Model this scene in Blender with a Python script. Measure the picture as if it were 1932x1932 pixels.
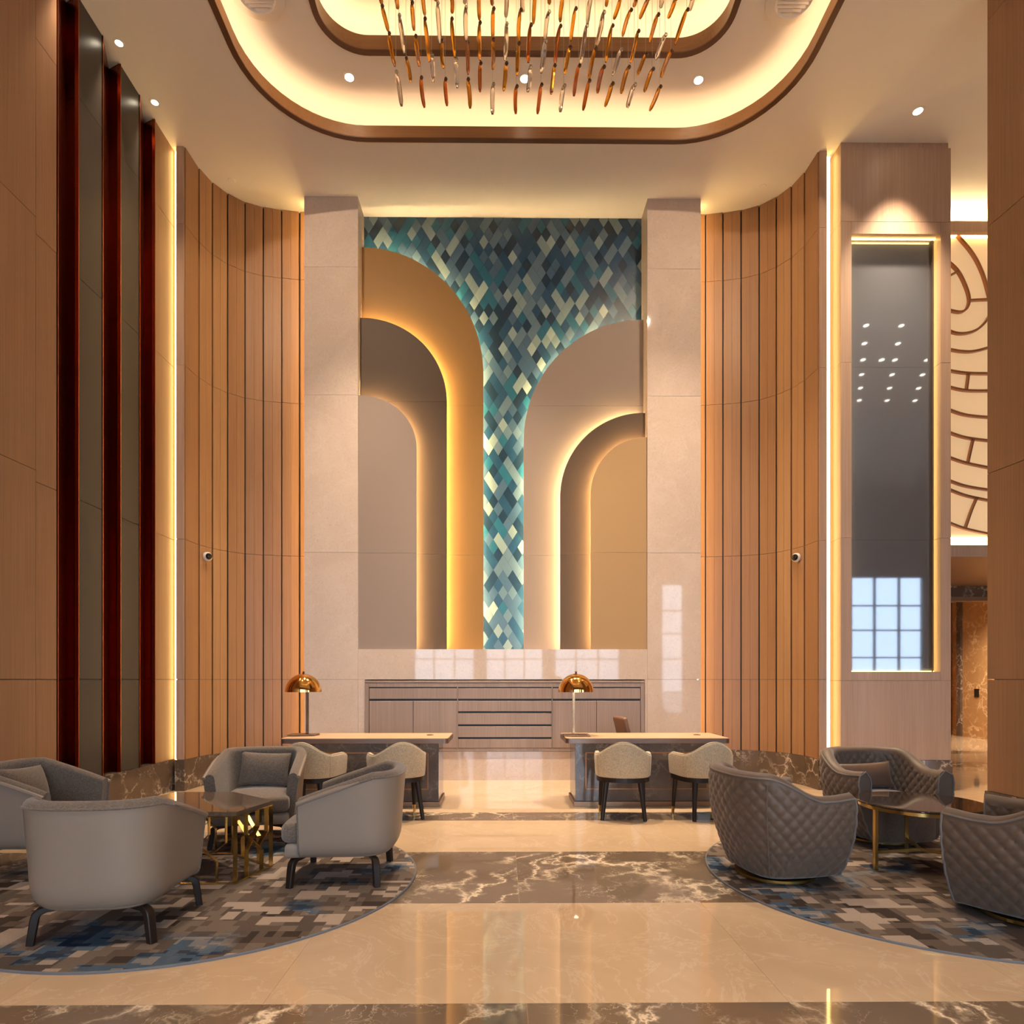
import bpy, bmesh, math, random
from math import sin, cos, pi, radians, sqrt, hypot
from mathutils import Vector, Matrix

random.seed(7)
SC = bpy.context.scene
for o in list(bpy.data.objects):
    bpy.data.objects.remove(o)

# ------------------------------------------------------------------ camera, world, exposure
F_PX, VPX, HOR = 1220.0, 949.0, 1282.0
YAW = radians(0.5)
cam_d = bpy.data.cameras.new('camera')
cam = bpy.data.objects.new('camera', cam_d)
SC.collection.objects.link(cam)
cam_d.sensor_fit = 'HORIZONTAL'
cam_d.sensor_width = 36.0
cam_d.lens = F_PX / 1932.0 * 36.0
cam_d.shift_x = (966.0 - (VPX + F_PX * math.tan(YAW))) / 1932.0
cam_d.shift_y = (HOR - 966.0) / 1932.0
cam_d.clip_start, cam_d.clip_end = 0.05, 200
cam.location = (0, 0, 1.5)
cam.rotation_euler = (pi / 2, 0, -YAW)
SC.camera = cam

SC.view_settings.view_transform = 'Standard'
SC.view_settings.look = 'None'
SC.view_settings.exposure = 0.7
SC.view_settings.gamma = 1.0
SC.view_settings.use_curve_mapping = False
cy = SC.cycles
cy.use_denoising = True
cy.max_bounces = 6
cy.diffuse_bounces = 4
cy.glossy_bounces = 3
cy.transmission_bounces = 4
cy.transparent_max_bounces = 8
cy.caustics_reflective = False
cy.caustics_refractive = False
cy.sample_clamp_indirect = 4.0
cy.use_light_tree = True
cy.use_adaptive_sampling = True
cy.adaptive_threshold = 0.07
cy.adaptive_min_samples = 24

world = bpy.data.worlds.new('sky')
SC.world = world
world.use_nodes = True
bg = world.node_tree.nodes['Background']
SKY_STRENGTH = 5.5
bg.inputs[0].default_value = (0.74, 0.87, 1.0, 1)
bg.inputs[1].default_value = SKY_STRENGTH

LED = (1.0, 0.62, 0.32)
LAMP = (1.0, 0.76, 0.52)
S_COVE = 11.0      # cove strips of the ceiling
S_COVE_IN = 15.0
S_ART = 120.0       # strips behind the arched panels
S_SLOT = 10.0      # upright strips in the wall slots
S_NICHE = 9.0
DOWN_W = 160.0

# ------------------------------------------------------------------ small helpers
COL = SC.collection

def tag(o, label=None, cat=None, group=None, kind=None):
    if label: o['label'] = label
    if cat: o['category'] = cat
    if group: o['group'] = group
    if kind: o['kind'] = kind
    return o

def empty(name, loc=(0, 0, 0), rz=0.0, parent=None):
    o = bpy.data.objects.new(name, None)
    COL.objects.link(o)
    o.empty_display_size = 0.1
    o.location = loc
    o.rotation_euler = (0, 0, rz)
    if parent: o.parent = parent
    return o

def link(name, me, parent=None, loc=None):
    o = bpy.data.objects.new(name, me)
    COL.objects.link(o)
    if parent: o.parent = parent
    if loc: o.location = loc
    return o

def copy_tree(o, parent=None):
    c = o.copy()
    COL.objects.link(c)
    if parent: c.parent = parent
    for ch in list(o.children):
        copy_tree(ch, c)
    return c

class MB:
    """collects faces, builds ONE mesh object"""
    def __init__(self):
        self.v, self.f, self.sm = [], [], []

    def add(self, vs, fs, smooth=False, M=None):
        n = len(self.v)
        self.v += [tuple(M @ Vector(p)) if M else tuple(p) for p in vs]
        self.f += [tuple(i + n for i in q) for q in fs]
        self.sm += [smooth] * len(fs)
        return self

    def box(self, x0, x1, y0, y1, z0, z1, c=0.0, M=None):
        if c <= 0:
            vs = [(x, y, z) for x in (x0, x1) for y in (y0, y1) for z in (z0, z1)]
            fs = [(0, 1, 3, 2), (4, 6, 7, 5), (0, 4, 5, 1), (2, 3, 7, 6), (0, 2, 6, 4), (1, 5, 7, 3)]
            return self.add(vs, fs, False, M)
        bm = bmesh.new()
        bmesh.ops.create_cube(bm, size=1)
        for v in bm.verts:
            v.co = ((x0 + x1) / 2 + v.co.x * (x1 - x0), (y0 + y1) / 2 + v.co.y * (y1 - y0), (z0 + z1) / 2 + v.co.z * (z1 - z0))
        bmesh.ops.bevel(bm, geom=list(bm.edges), offset=c, segments=2 if c > 0.006 else 1, affect='EDGES', profile=0.5)
        bm.verts.index_update()
        self.add([v.co[:] for v in bm.verts], [[v.index for v in f.verts] for f in bm.faces], False, M)
        bm.free()
        return self

    def prism(self, poly, z0, z1, M=None, smooth=False):
        n = len(poly)
        vs = [(x, y, z0) for x, y in poly] + [(x, y, z1) for x, y in poly]
        fs = [(i, (i + 1) % n, n + (i + 1) % n, n + i) for i in range(n)]
        self.add(vs, fs, smooth, M)
        self.add([(x, y, z0) for x, y in poly], [tuple(range(n))[::-1]], False, M)
        self.add([(x, y, z1) for x, y in poly], [tuple(range(n))], False, M)
        return self

    def lathe(self, prof, n=32, M=None, smooth=True, cap=True):
        vs, fs = [], []
        m = len(prof)
        for i in range(n):
            a = 2 * pi * i / n
            vs += [(r * cos(a), r * sin(a), z) for r, z in prof]
        for i in range(n):
            j = (i + 1) % n
            for k in range(m - 1):
                fs.append((i * m + k, j * m + k, j * m + k + 1, i * m + k + 1))
        if cap:
            if prof[0][0] > 1e-4: fs.append(tuple(i * m for i in range(n))[::-1])
            if prof[-1][0] > 1e-4: fs.append(tuple(i * m + m - 1 for i in range(n)))
        return self.add(vs, fs, smooth, M)

    def sweep(self, pts, sect, scale=None, closed=False, smooth=True, up=Vector((0, 0, 1)), M=None):
        """sweep a 2-D section (list of (a,b)) along pts"""
        pts = [Vector(p) for p in pts]
        n, m = len(pts), len(sect)
        vs, fs = [], []
        prev = None
        for i, p in enumerate(pts):
            if closed:
                t = pts[(i + 1) % n] - pts[i - 1]
            else:
                t = pts[min(i + 1, n - 1)] - pts[max(i - 1, 0)]
            t.normalize()
            if prev is None:
                s = t.cross(up)
                if s.length < 1e-3: s = t.cross(Vector((0, 1, 0)))
                if s.length < 1e-3: s = t.cross(Vector((1, 0, 0)))
            else:
                s = prev - t * prev.dot(t)
            s.normalize(); prev = s
            u = s.cross(t)
            k = 1.0 if scale is None else scale[i]
            vs += [tuple(p + s * (a * k) + u * (b * k)) for a, b in sect]
        for i in range(n if closed else n - 1):
            j = (i + 1) % n
            for q in range(m):
                r = (q + 1) % m
                fs.append((i * m + q, i * m + r, j * m + r, j * m + q))
        if not closed:
            fs.append(tuple(range(m))[::-1])
            fs.append(tuple((n - 1) * m + q for q in range(m)))
        return self.add(vs, fs, smooth, M)

    def tube(self, pts, r, n=8, scale=None, closed=False, M=None):
        return self.sweep(pts, [(r * cos(2 * pi * k / n), r * sin(2 * pi * k / n)) for k in range(n)], scale, closed, True, M=M)

    def bar(self, p, q, w, d, up=Vector((0, 0, 1)), M=None):
        return self.sweep([p, q], [(-w / 2, -d / 2), (w / 2, -d / 2), (w / 2, d / 2), (-w / 2, d / 2)], smooth=False, up=up, M=M)

    def grid(self, rows, smooth=True, close_u=False, M=None):
        n, m = len(rows), len(rows[0])
        vs = [p for r in rows for p in r]
        fs = []
        for i in range(n if close_u else n - 1):
            j = (i + 1) % n
            for k in range(m - 1):
                fs.append((i * m + k, j * m + k, j * m + k + 1, i * m + k + 1))
        return self.add(vs, fs, smooth, M)

    def mesh(self, name, mat=None, recalc=True):
        me = bpy.data.meshes.new(name)
        me.from_pydata(self.v, [], self.f)
        if recalc:
            bm = bmesh.new(); bm.from_mesh(me)
            bmesh.ops.remove_doubles(bm, verts=bm.verts, dist=1e-5)
            bmesh.ops.recalc_face_normals(bm, faces=bm.faces)
            sm = any(self.sm)
            bm.to_mesh(me); bm.free()
        if any(self.sm):
            me.polygons.foreach_set('use_smooth', [True] * len(me.polygons))
            try:
                me.set_sharp_from_angle(angle=radians(38))
            except Exception:
                pass
        me.update()
        if mat: me.materials.append(mat)
        return me

    def build(self, name, mat=None, parent=None, loc=None, recalc=True):
        return link(name, self.mesh(name, mat, recalc), parent, loc)

def T(x=0, y=0, z=0, rz=0.0, rx=0.0, ry=0.0, s=1.0):
    return Matrix.Translation((x, y, z)) @ Matrix.Rotation(rz, 4, 'Z') @ Matrix.Rotation(ry, 4, 'Y') @ Matrix.Rotation(rx, 4, 'X') @ Matrix.Scale(s, 4)

def smooth01(t):
    t = max(0.0, min(1.0, t))
    return t * t * (3 - 2 * t)

# ------------------------------------------------------------------ materials
class NT:
    def __init__(self, m):
        self.m = m; self.t = m.node_tree; self.n = self.t.nodes
        self.p = self.n['Principled BSDF']

    def node(self, typ, **kw):
        nd = self.n.new(typ)
        for k, v in kw.items():
            if k.startswith('i_'):
                key = k[2:]
                nd.inputs[int(key) if key.isdigit() else key.replace('_', ' ')].default_value = v
            else:
                setattr(nd, k, v)
        return nd

    def lk(self, a, b):
        self.t.links.new(a, b)

    def coord(self, scale=(1, 1, 1), rand=0.0, rot=(0, 0, 0), kind='Object'):
        tc = self.node('ShaderNodeTexCoord')
        out = tc.outputs[kind]
        if rand:
            oi = self.node('ShaderNodeObjectInfo')
            mu = self.node('ShaderNodeMath', operation='MULTIPLY', i_1=rand)
            self.lk(oi.outputs['Random'], mu.inputs[0])
            ad = self.node('ShaderNodeVectorMath', operation='ADD')
            self.lk(out, ad.inputs[0]); self.lk(mu.outputs[0], ad.inputs[1])
            out = ad.outputs[0]
        mp = self.node('ShaderNodeMapping')
        mp.inputs['Scale'].default_value = scale
        mp.inputs['Rotation'].default_value = rot
        self.lk(out, mp.inputs[0])
        return mp.outputs[0]

    def noise(self, vec, scale=5, detail=4, rough=0.5, dist=0.0):
        nd = self.node('ShaderNodeTexNoise')
        nd.inputs['Scale'].default_value = scale
        nd.inputs['Detail'].default_value = detail
        nd.inputs['Roughness'].default_value = rough
        nd.inputs['Distortion'].default_value = dist
        if vec: self.lk(vec, nd.inputs['Vector'])
        return nd.outputs[0]

    def ramp(self, fac, stops, interp='LINEAR'):
        nd = self.node('ShaderNodeValToRGB')
        cr = nd.color_ramp
        cr.interpolation = interp
        while len(cr.elements) < len(stops): cr.elements.new(0.5)
        for e, (p, c) in zip(cr.elements, stops):
            e.position = p
            e.color = (c[0], c[1], c[2], 1) if not isinstance(c, (int, float)) else (c, c, c, 1)
        self.lk(fac, nd.inputs[0])
        return nd.outputs[0]

    def mix(self, fac, a, b):
        nd = self.node('ShaderNodeMix', data_type='RGBA')
        if isinstance(fac, (int, float)): nd.inputs[0].default_value = fac
        else: self.lk(fac, nd.inputs[0])
        for s, c in ((6, a), (7, b)):
            if isinstance(c, tuple): nd.inputs[s].default_value = (*c[:3], 1)
            else: self.lk(c, nd.inputs[s])
        return nd.outputs[2]

    def bump(self, h, strength=0.2, dist=0.01):
        b = self.node('ShaderNodeBump')
        b.inputs['Strength'].default_value = strength
        b.inputs['Distance'].default_value = dist
        self.lk(h, b.inputs['Height'])
        self.lk(b.outputs[0], self.p.inputs['Normal'])

def mat(name, col=(0.5, 0.5, 0.5), rough=0.5, metal=0.0, spec=0.5, trans=0.0, sheen=0.0, coat=0.0, emit=None, es=0.0, ior=None):
    m = bpy.data.materials.new(name)
    m.use_nodes = True
    p = m.node_tree.nodes['Principled BSDF']
    p.inputs['Base Color'].default_value = (*col, 1)
    p.inputs['Roughness'].default_value = rough
    p.inputs['Metallic'].default_value = metal
    p.inputs['Specular IOR Level'].default_value = spec
    p.inputs['Transmission Weight'].default_value = trans
    p.inputs['Sheen Weight'].default_value = sheen
    p.inputs['Coat Weight'].default_value = coat
    if ior: p.inputs['IOR'].default_value = ior
    if emit:
        p.inputs['Emission Color'].default_value = (*emit, 1)
        p.inputs['Emission Strength'].default_value = es
    return m

def wood_mat(name, c1, c2, rough=0.45, axis=2, rand=7.0, fine=70.0):
    m = mat(name, c1, rough)
    t = NT(m)
    sc = [fine, fine, fine]; sc[axis] = 0.9
    v = t.coord(tuple(sc), rand)
    n1 = t.noise(v, 1.0, 3, 0.6)
    sc2 = [6.0, 6.0, 6.0]; sc2[axis] = 0.25
    v2 = t.coord(tuple(sc2), rand)
    n2 = t.noise(v2, 1.0, 2, 0.5)
    mm = t.node('ShaderNodeMath', operation='MULTIPLY_ADD', i_1=0.7, i_2=0.0)
    t.lk(n1, mm.inputs[0])
    mm2 = t.node('ShaderNodeMath', operation='MULTIPLY_ADD', i_1=0.3)
    t.lk(n2, mm2.inputs[0]); t.lk(mm.outputs[0], mm2.inputs[2])
    c = t.ramp(mm2.outputs[0], [(0.32, c2), (0.68, c1)])
    t.lk(c, t.p.inputs['Base Color'])
    t.bump(n1, 0.08, 0.002)
    return m

def dark_marble(name, base, base2, vein, rough=0.06, scale=1.0, rand=23.0, amount=0.5, thick=0.035, rot=(0.3, 0.2, 0.6)):
    m = mat(name, base, rough)
    t = NT(m)
    v = t.coord((scale, scale, scale), rand, rot)
    warp = t.node('ShaderNodeTexNoise'); warp.inputs['Scale'].default_value = 1.7; warp.inputs['Detail'].default_value = 6
    warp.inputs['Roughness'].default_value = 0.62
    t.lk(v, warp.inputs['Vector'])
    sub = t.node('ShaderNodeVectorMath', operation='SUBTRACT'); sub.inputs[1].default_value = (0.5, 0.5, 0.5)
    t.lk(warp.outputs['Color'], sub.inputs[0])
    scl = t.node('ShaderNodeVectorMath', operation='SCALE'); scl.inputs['Scale'].default_value = 1.1
    t.lk(sub.outputs[0], scl.inputs[0])
    add = t.node('ShaderNodeVectorMath', operation='ADD')
    t.lk(v, add.inputs[0]); t.lk(scl.outputs[0], add.inputs[1])
    st = t.node('ShaderNodeMapping'); st.inputs['Scale'].default_value = (2.6, 0.75, 1.4)
    t.lk(add.outputs[0], st.inputs[0])
    vo = t.node('ShaderNodeTexVoronoi', feature='DISTANCE_TO_EDGE'); vo.inputs['Scale'].default_value = 1.25
    t.lk(st.outputs[0], vo.inputs['Vector'])
    msk = t.noise(v, 1.6, 2, 0.5)
    mk = t.ramp(msk, [(0.40, 0.0), (0.62, 1.0)])
    v1 = t.ramp(vo.outputs['Distance'], [(0.0, 1.0), (thick, 0.25), (thick * 2.4, 0.0)])
    vo2 = t.node('ShaderNodeTexVoronoi', feature='DISTANCE_TO_EDGE'); vo2.inputs['Scale'].default_value = 4.2
    t.lk(st.outputs[0], vo2.inputs['Vector'])
    v2 = t.ramp(vo2.outputs['Distance'], [(0.0, 0.55), (0.03, 0.0)])
    mul = t.node('ShaderNodeMath', operation='MULTIPLY'); t.lk(v1, mul.inputs[0]); t.lk(mk, mul.inputs[1])
    msk2 = t.noise(v, 3.1, 2, 0.5)
    mk2 = t.ramp(msk2, [(0.5, 0.0), (0.66, 1.0)])
    mul2 = t.node('ShaderNodeMath', operation='MULTIPLY'); t.lk(v2, mul2.inputs[0]); t.lk(mk2, mul2.inputs[1])
    ad = t.node('ShaderNodeMath', operation='ADD', use_clamp=True); t.lk(mul.outputs[0], ad.inputs[0]); t.lk(mul2.outputs[0], ad.inputs[1])
    am = t.node('ShaderNodeMath', operation='MULTIPLY', i_1=amount); t.lk(ad.outputs[0], am.inputs[0])
    cl = t.noise(v, 2.3, 5, 0.6)
    bc = t.mix(cl, base, base2)
    t.lk(t.mix(am.outputs[0], bc, vein), t.p.inputs['Base Color'])
    return m

def cream_marble(name, c1, c2, vein, rough=0.07, scale=1.0, speck=0.0, rand=17.0):
    m = mat(name, c1, rough)
    t = NT(m)
    v = t.coord((scale, scale, scale), rand, (0.2, 0.1, 0.5))
    n = t.noise(v, 1.3, 6, 0.6, 0.8)
    c = t.ramp(n, [(0.3, c2), (0.7, c1)])
    n2 = t.noise(v, 2.0, 8, 0.65, 1.6)
    vn = t.ramp(n2, [(0.485, 0.0), (0.5, 0.35), (0.515, 0.0)])
    c = t.mix(vn, c, vein)
    if speck:
        n3 = t.noise(v, 34, 6, 0.8)
        sp = t.ramp(n3, [(0.36, speck), (0.46, 0.0)])
        c = t.mix(sp, c, tuple(x * 0.45 for x in c1))
    t.lk(c, t.p.inputs['Base Color'])
    return m

def fabric_mat(name, c1, c2, rough=0.9, scale=260.0, sheen=0.3):
    m = mat(name, c1, rough, spec=0.2, sheen=sheen)
    t = NT(m)
    va = t.coord((scale, scale, scale * 0.18)); vb = t.coord((scale * 0.2, scale * 0.2, scale))
    n1 = t.noise(va, 1, 2, 0.6); n2 = t.noise(vb, 1, 2, 0.6)
    ad = t.node('ShaderNodeMath', operation='ADD'); t.lk(n1, ad.inputs[0]); t.lk(n2, ad.inputs[1])
    hf = t.node('ShaderNodeMath', operation='MULTIPLY', i_1=0.5); t.lk(ad.outputs[0], hf.inputs[0])
    t.lk(t.ramp(hf.outputs[0], [(0.36, c2), (0.64, c1)]), t.p.inputs['Base Color'])
    t.bump(hf.outputs[0], 0.25, 0.003)
    return m

def emit_mat(name, col, s):
    m = bpy.data.materials.new(name); m.use_nodes = True
    nt = m.node_tree
    nt.nodes.remove(nt.nodes['Principled BSDF'])
    e = nt.nodes.new('ShaderNodeEmission')
    e.inputs[0].default_value = (*col, 1); e.inputs[1].default_value = s
    nt.links.new(e.outputs[0], nt.nodes['Material Output'].inputs[0])
    return m

def glass_thin(name, tint=(1, 1, 1), refl=0.08):
    m = bpy.data.materials.new(name); m.use_nodes = True
    nt = m.node_tree
    nt.nodes.remove(nt.nodes['Principled BSDF'])
    a = nt.nodes.new('ShaderNodeBsdfTransparent'); a.inputs[0].default_value = (*tint, 1)
    b = nt.nodes.new('ShaderNodeBsdfGlossy'); b.inputs['Roughness'].default_value = 0.02
    x = nt.nodes.new('ShaderNodeMixShader'); x.inputs[0].default_value = refl
    nt.links.new(a.outputs[0], x.inputs[1]); nt.links.new(b.outputs[0], x.inputs[2])
    nt.links.new(x.outputs[0], nt.nodes['Material Output'].inputs[0])
    return m

M = {}
M['plaster'] = mat('ceiling_plaster', (0.80, 0.77, 0.73), 0.8, spec=0.2)
M['wood'] = wood_mat('oak_veneer', (0.335, 0.182, 0.093), (0.26, 0.132, 0.064))
M['wood_pink'] = wood_mat('ash_veneer', (0.50, 0.345, 0.25), (0.40, 0.265, 0.185), fine=60)
M['cab_wood'] = wood_mat('taupe_veneer', (0.36, 0.27, 0.225), (0.26, 0.19, 0.155))
M['desk_wood'] = wood_mat('desk_top_veneer', (0.58, 0.40, 0.25), (0.50, 0.33, 0.20), 0.4, axis=0, fine=45)
M['desk_edge'] = mat('desk_edge_bronze', (0.20, 0.13, 0.10), 0.35, 0.6)
M['dark_wood'] = mat('walnut_legs', (0.018, 0.010, 0.007), 0.45, spec=0.3)
M['backing'] = mat('shadow_backing', (0.06, 0.04, 0.03), 0.8)
M['wall_marble'] = cream_marble('beige_wall_marble', (0.68, 0.57, 0.49), (0.60, 0.49, 0.415), (0.76, 0.67, 0.59), 0.035, 1.0, speck=0.28)
M['floor_cream'] = cream_marble('cream_floor_marble', (0.58, 0.435, 0.29), (0.49, 0.355, 0.23), (0.70, 0.58, 0.44), 0.03, 0.8)
M['floor_dark'] = dark_marble('brown_floor_marble', (0.115, 0.080, 0.055), (0.20, 0.145, 0.10), (0.85, 0.70, 0.52), 0.05, 0.9, amount=1.0, thick=0.045)
M['base_marble'] = dark_marble('brown_base_marble', (0.085, 0.062, 0.047), (0.15, 0.11, 0.085), (0.75, 0.65, 0.54), 0.10, 1.5, amount=0.8)
M['desk_marble'] = dark_marble('grey_brown_marble', (0.075, 0.062, 0.056), (0.17, 0.14, 0.125), (0.45, 0.38, 0.33), 0.10, 2.2, amount=0.4)
M['gold_marble'] = dark_marble('honey_marble', (0.40, 0.23, 0.10), (0.52, 0.32, 0.15), (0.95, 0.75, 0.45), 0.12, 1.3, amount=0.9, rot=(1.3, 0.3, 0.9))
M['copper'] = mat('dark_copper', (0.34, 0.085, 0.032), 0.26, 1.0)
M['smoke'] = mat('smoked_mirror', (0.068, 0.060, 0.053), 0.3, 0.0, spec=0.12)
M['screen'] = mat('grey_glass', (0.185, 0.20, 0.235), 0.03, 0.45, spec=0.8)
M['trim'] = wood_mat('cove_trim_oak', (0.30, 0.145, 0.050), (0.23, 0.105, 0.036), 0.4, axis=0)
M['trim_dark'] = mat('cove_trim_edge', (0.10, 0.04, 0.02), 0.5)
M['led'] = emit_mat('led_cove', LED, S_COVE)
M['led_in'] = emit_mat('led_cove_inner', (1.0, 0.66, 0.32), S_COVE_IN)
M['led_art'] = emit_mat('led_art', (1.0, 0.68, 0.30), S_ART)
M['led_slot'] = emit_mat('led_slot', (1.0, 0.62, 0.20), S_SLOT)
M['led_edge'] = emit_mat('led_edge', (1.0, 0.64, 0.22), S_SLOT * 2.0)
M['led_niche'] = emit_mat('led_niche', (1.0, 0.68, 0.22), S_NICHE)
M['lens'] = emit_mat('downlight_lens', (1.0, 0.85, 0.62), 14.0)
M['white'] = mat('white_enamel', (0.75, 0.72, 0.68), 0.4)
M['black'] = mat('black_gap', (0.012, 0.010, 0.009), 0.5)
M['gloss_black'] = mat('glossy_black', (0.01, 0.01, 0.01), 0.06)
M['gold'] = mat('polished_gold', (0.86, 0.47, 0.13), 0.07, 1.0)
M['brass'] = mat('brushed_brass', (0.62, 0.43, 0.15), 0.25, 1.0)
M['bronze'] = mat('bronze', (0.25, 0.15, 0.09), 0.35, 0.8)
M['chrome'] = mat('polished_steel', (0.55, 0.45, 0.36), 0.1, 1.0)
M['pole'] = mat('lamp_pole', (0.30, 0.17, 0.09), 0.12, 1.0)
M['leather'] = mat('taupe_leather', (0.25, 0.20, 0.158), 0.42, spec=0.4)
M['grey_fabric'] = fabric_mat('grey_weave', (0.21, 0.162, 0.125), (0.09, 0.072, 0.058))
M['cream_fabric'] = fabric_mat('oat_weave', (0.62, 0.50, 0.335), (0.37, 0.295, 0.19), scale=190)
M['quilt'] = mat('brown_velvet', (0.105, 0.068, 0.047), 0.5, spec=0.4, sheen=0.25)
M['quilt_seat'] = fabric_mat('brown_seat_cloth', (0.17, 0.125, 0.098), (0.10, 0.075, 0.06), scale=220)
M['velvet'] = mat('satin_velvet', (0.115, 0.066, 0.045), 0.42, spec=0.4, sheen=0.15)
M['pipe_grey'] = mat('grey_piping', (0.16, 0.14, 0.13), 0.5)
M['brown_leather'] = mat('brown_leather', (0.20, 0.10, 0.055), 0.45)
M['table_marble'] = dark_marble('brown_table_stone', (0.075, 0.05, 0.037), (0.13, 0.09, 0.065), (0.25, 0.18, 0.13), 0.05, 2.0, amount=0.35)
M['table_glass'] = mat('smoked_table_glass', (0.035, 0.022, 0.016), 0.03, spec=0.8)
M['amber'] = mat('amber_glass', (0.80, 0.34, 0.03), 0.12, trans=0.75, ior=1.35)
M['rust'] = mat('rust_glass', (0.62, 0.17, 0.02), 0.15, trans=0.7, ior=1.35)
M['clear'] = mat('clear_glass', (0.92, 0.82, 0.68), 0.08, trans=0.85, ior=1.35)
M['knob'] = mat('dark_glass_knob', (0.12, 0.05, 0.02), 0.2)
M['wire'] = mat('steel_wire', (0.45, 0.38, 0.3), 0.4, 0.5)
M['art_gold'] = mat('mustard_lacquer', (0.29, 0.158, 0.048), 0.5, spec=0.3)
M['art_brown'] = mat('umber_lacquer', (0.095, 0.063, 0.042), 0.5, spec=0.3)
M['art_taupe'] = mat('rose_taupe_lacquer', (0.31, 0.245, 0.21), 0.5, spec=0.3)
M['art_sand'] = mat('sand_lacquer', (0.42, 0.275, 0.135), 0.5, spec=0.3)
M['deco'] = mat('cream_silk_panel', (0.84, 0.66, 0.42), 0.6, emit=(1.0, 0.62, 0.30), es=0.30)  # emission added to the silk, standing in for light falling on it
M['deco_rib'] = mat('copper_rib', (0.42, 0.19, 0.09), 0.3, 0.6)
M['pane'] = glass_thin('window_glass', (0.94, 0.97, 1.0), 0.06)
M['mullion'] = mat('window_mullion', (0.08, 0.085, 0.09), 0.4, 0.4)
M['outside'] = mat('pale_paving', (0.42, 0.42, 0.42), 0.8)
TILE_COLS = [(0.009, 0.030, 0.060), (0.013, 0.055, 0.115), (0.015, 0.098, 0.165), (0.045, 0.100, 0.170),
             (0.085, 0.150, 0.210), (0.175, 0.255, 0.275), (0.25, 0.34, 0.34)]
M['tiles'] = []
for i, c in enumerate(TILE_COLS):
    m = mat('glass_tile_%s' % 'abcdefg'[i], c, 0.2, spec=0.45)
    t = NT(m)
    n = t.noise(t.coord((1, 1, 1), 5.0), 90, 3, 0.7)
    t.bump(n, 0.5, 0.004)
    M['tiles'].append(m)

def rug_mat(name, seed):
    m = mat(name, (0.2, 0.15, 0.12), 0.95, spec=0.05)
    t = NT(m)
    def snapped(cell, off):
        v = t.coord((1, 1, 1))
        a = t.node('ShaderNodeVectorMath', operation='ADD'); a.inputs[1].default_value = off
        t.lk(v, a.inputs[0])
        s = t.node('ShaderNodeVectorMath', operation='SNAP'); s.inputs[1].default_value = cell
        t.lk(a.outputs[0], s.inputs[0])
        return s.outputs[0]
    big = t.noise(t.coord((1, 1, 1), 0, (0, 0, seed)), 1.1, 2, 0.5)
    na = t.noise(snapped((0.085, 0.045, 1), (seed * 3.1, 1.7, 0)), 4.3, 1, 0.5)
    nb = t.noise(snapped((0.05, 0.085, 1), (1.3, seed * 2.3, 0)), 3.1, 2, 0.6)
    nc = t.noise(snapped((0.12, 0.03, 1), (4.3, seed * 1.3, 0)), 2.6, 2, 0.6)
    base = t.ramp(nb, [(0.0, (0.060, 0.045, 0.038)), (0.40, (0.130, 0.100, 0.083)), (0.49, (0.19, 0.15, 0.125)), (0.58, (0.105, 0.085, 0.074))], 'CONSTANT')
    crm = t.ramp(na, [(0.0, 0.0), (0.575, 1.0)], 'CONSTANT')
    c = t.mix(crm, base, (0.40, 0.325, 0.275))
    bm_ = t.ramp(nc, [(0.0, 0.0), (0.50, 1.0)], 'CONSTANT')
    zone = t.ramp(big, [(0.52, 0.0), (0.60, 0.9)])
    mu = t.node('ShaderNodeMath', operation='MULTIPLY'); t.lk(bm_, mu.inputs[0]); t.lk(zone, mu.inputs[1])
    nd = t.noise(snapped((0.06, 0.02, 1), (2.3, 0.3, 0)), 5.0, 2, 0.6)
    blue = t.ramp(nd, [(0.0, (0.022, 0.045, 0.085)), (0.45, (0.07, 0.12, 0.18)), (0.56, (0.23, 0.22, 0.22))], 'CONSTANT')
    c = t.mix(mu.outputs[0], c, blue)
    fz = t.noise(t.coord((1, 1, 1)), 320, 2, 0.6)
    c2 = t.node('ShaderNodeMix', data_type='RGBA', blend_type='MULTIPLY'); c2.inputs[0].default_value = 0.45
    t.lk(c, c2.inputs[6]); t.lk(t.ramp(fz, [(0.3, 0.45), (0.65, 1.2)]), c2.inputs[7])
    t.lk(c2.outputs[2], t.p.inputs['Base Color'])
    t.bump(fz, 0.5, 0.006)
    return m

# ------------------------------------------------------------------ room: key measures (metres)
ZC = 8.675                 # main ceiling
YP = 9.63                  # face of the marble portal
XL = -4.463                # left wall
YW = -6.0                  # window wall behind the camera
XE = 16.0                  # far side of the wing
JOINTS = [1.5, 3.39, 5.73, 7.63]
BASE_H = 0.42

def structure(o, label, cat):
    return tag(o, label, cat, None, 'structure')

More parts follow.
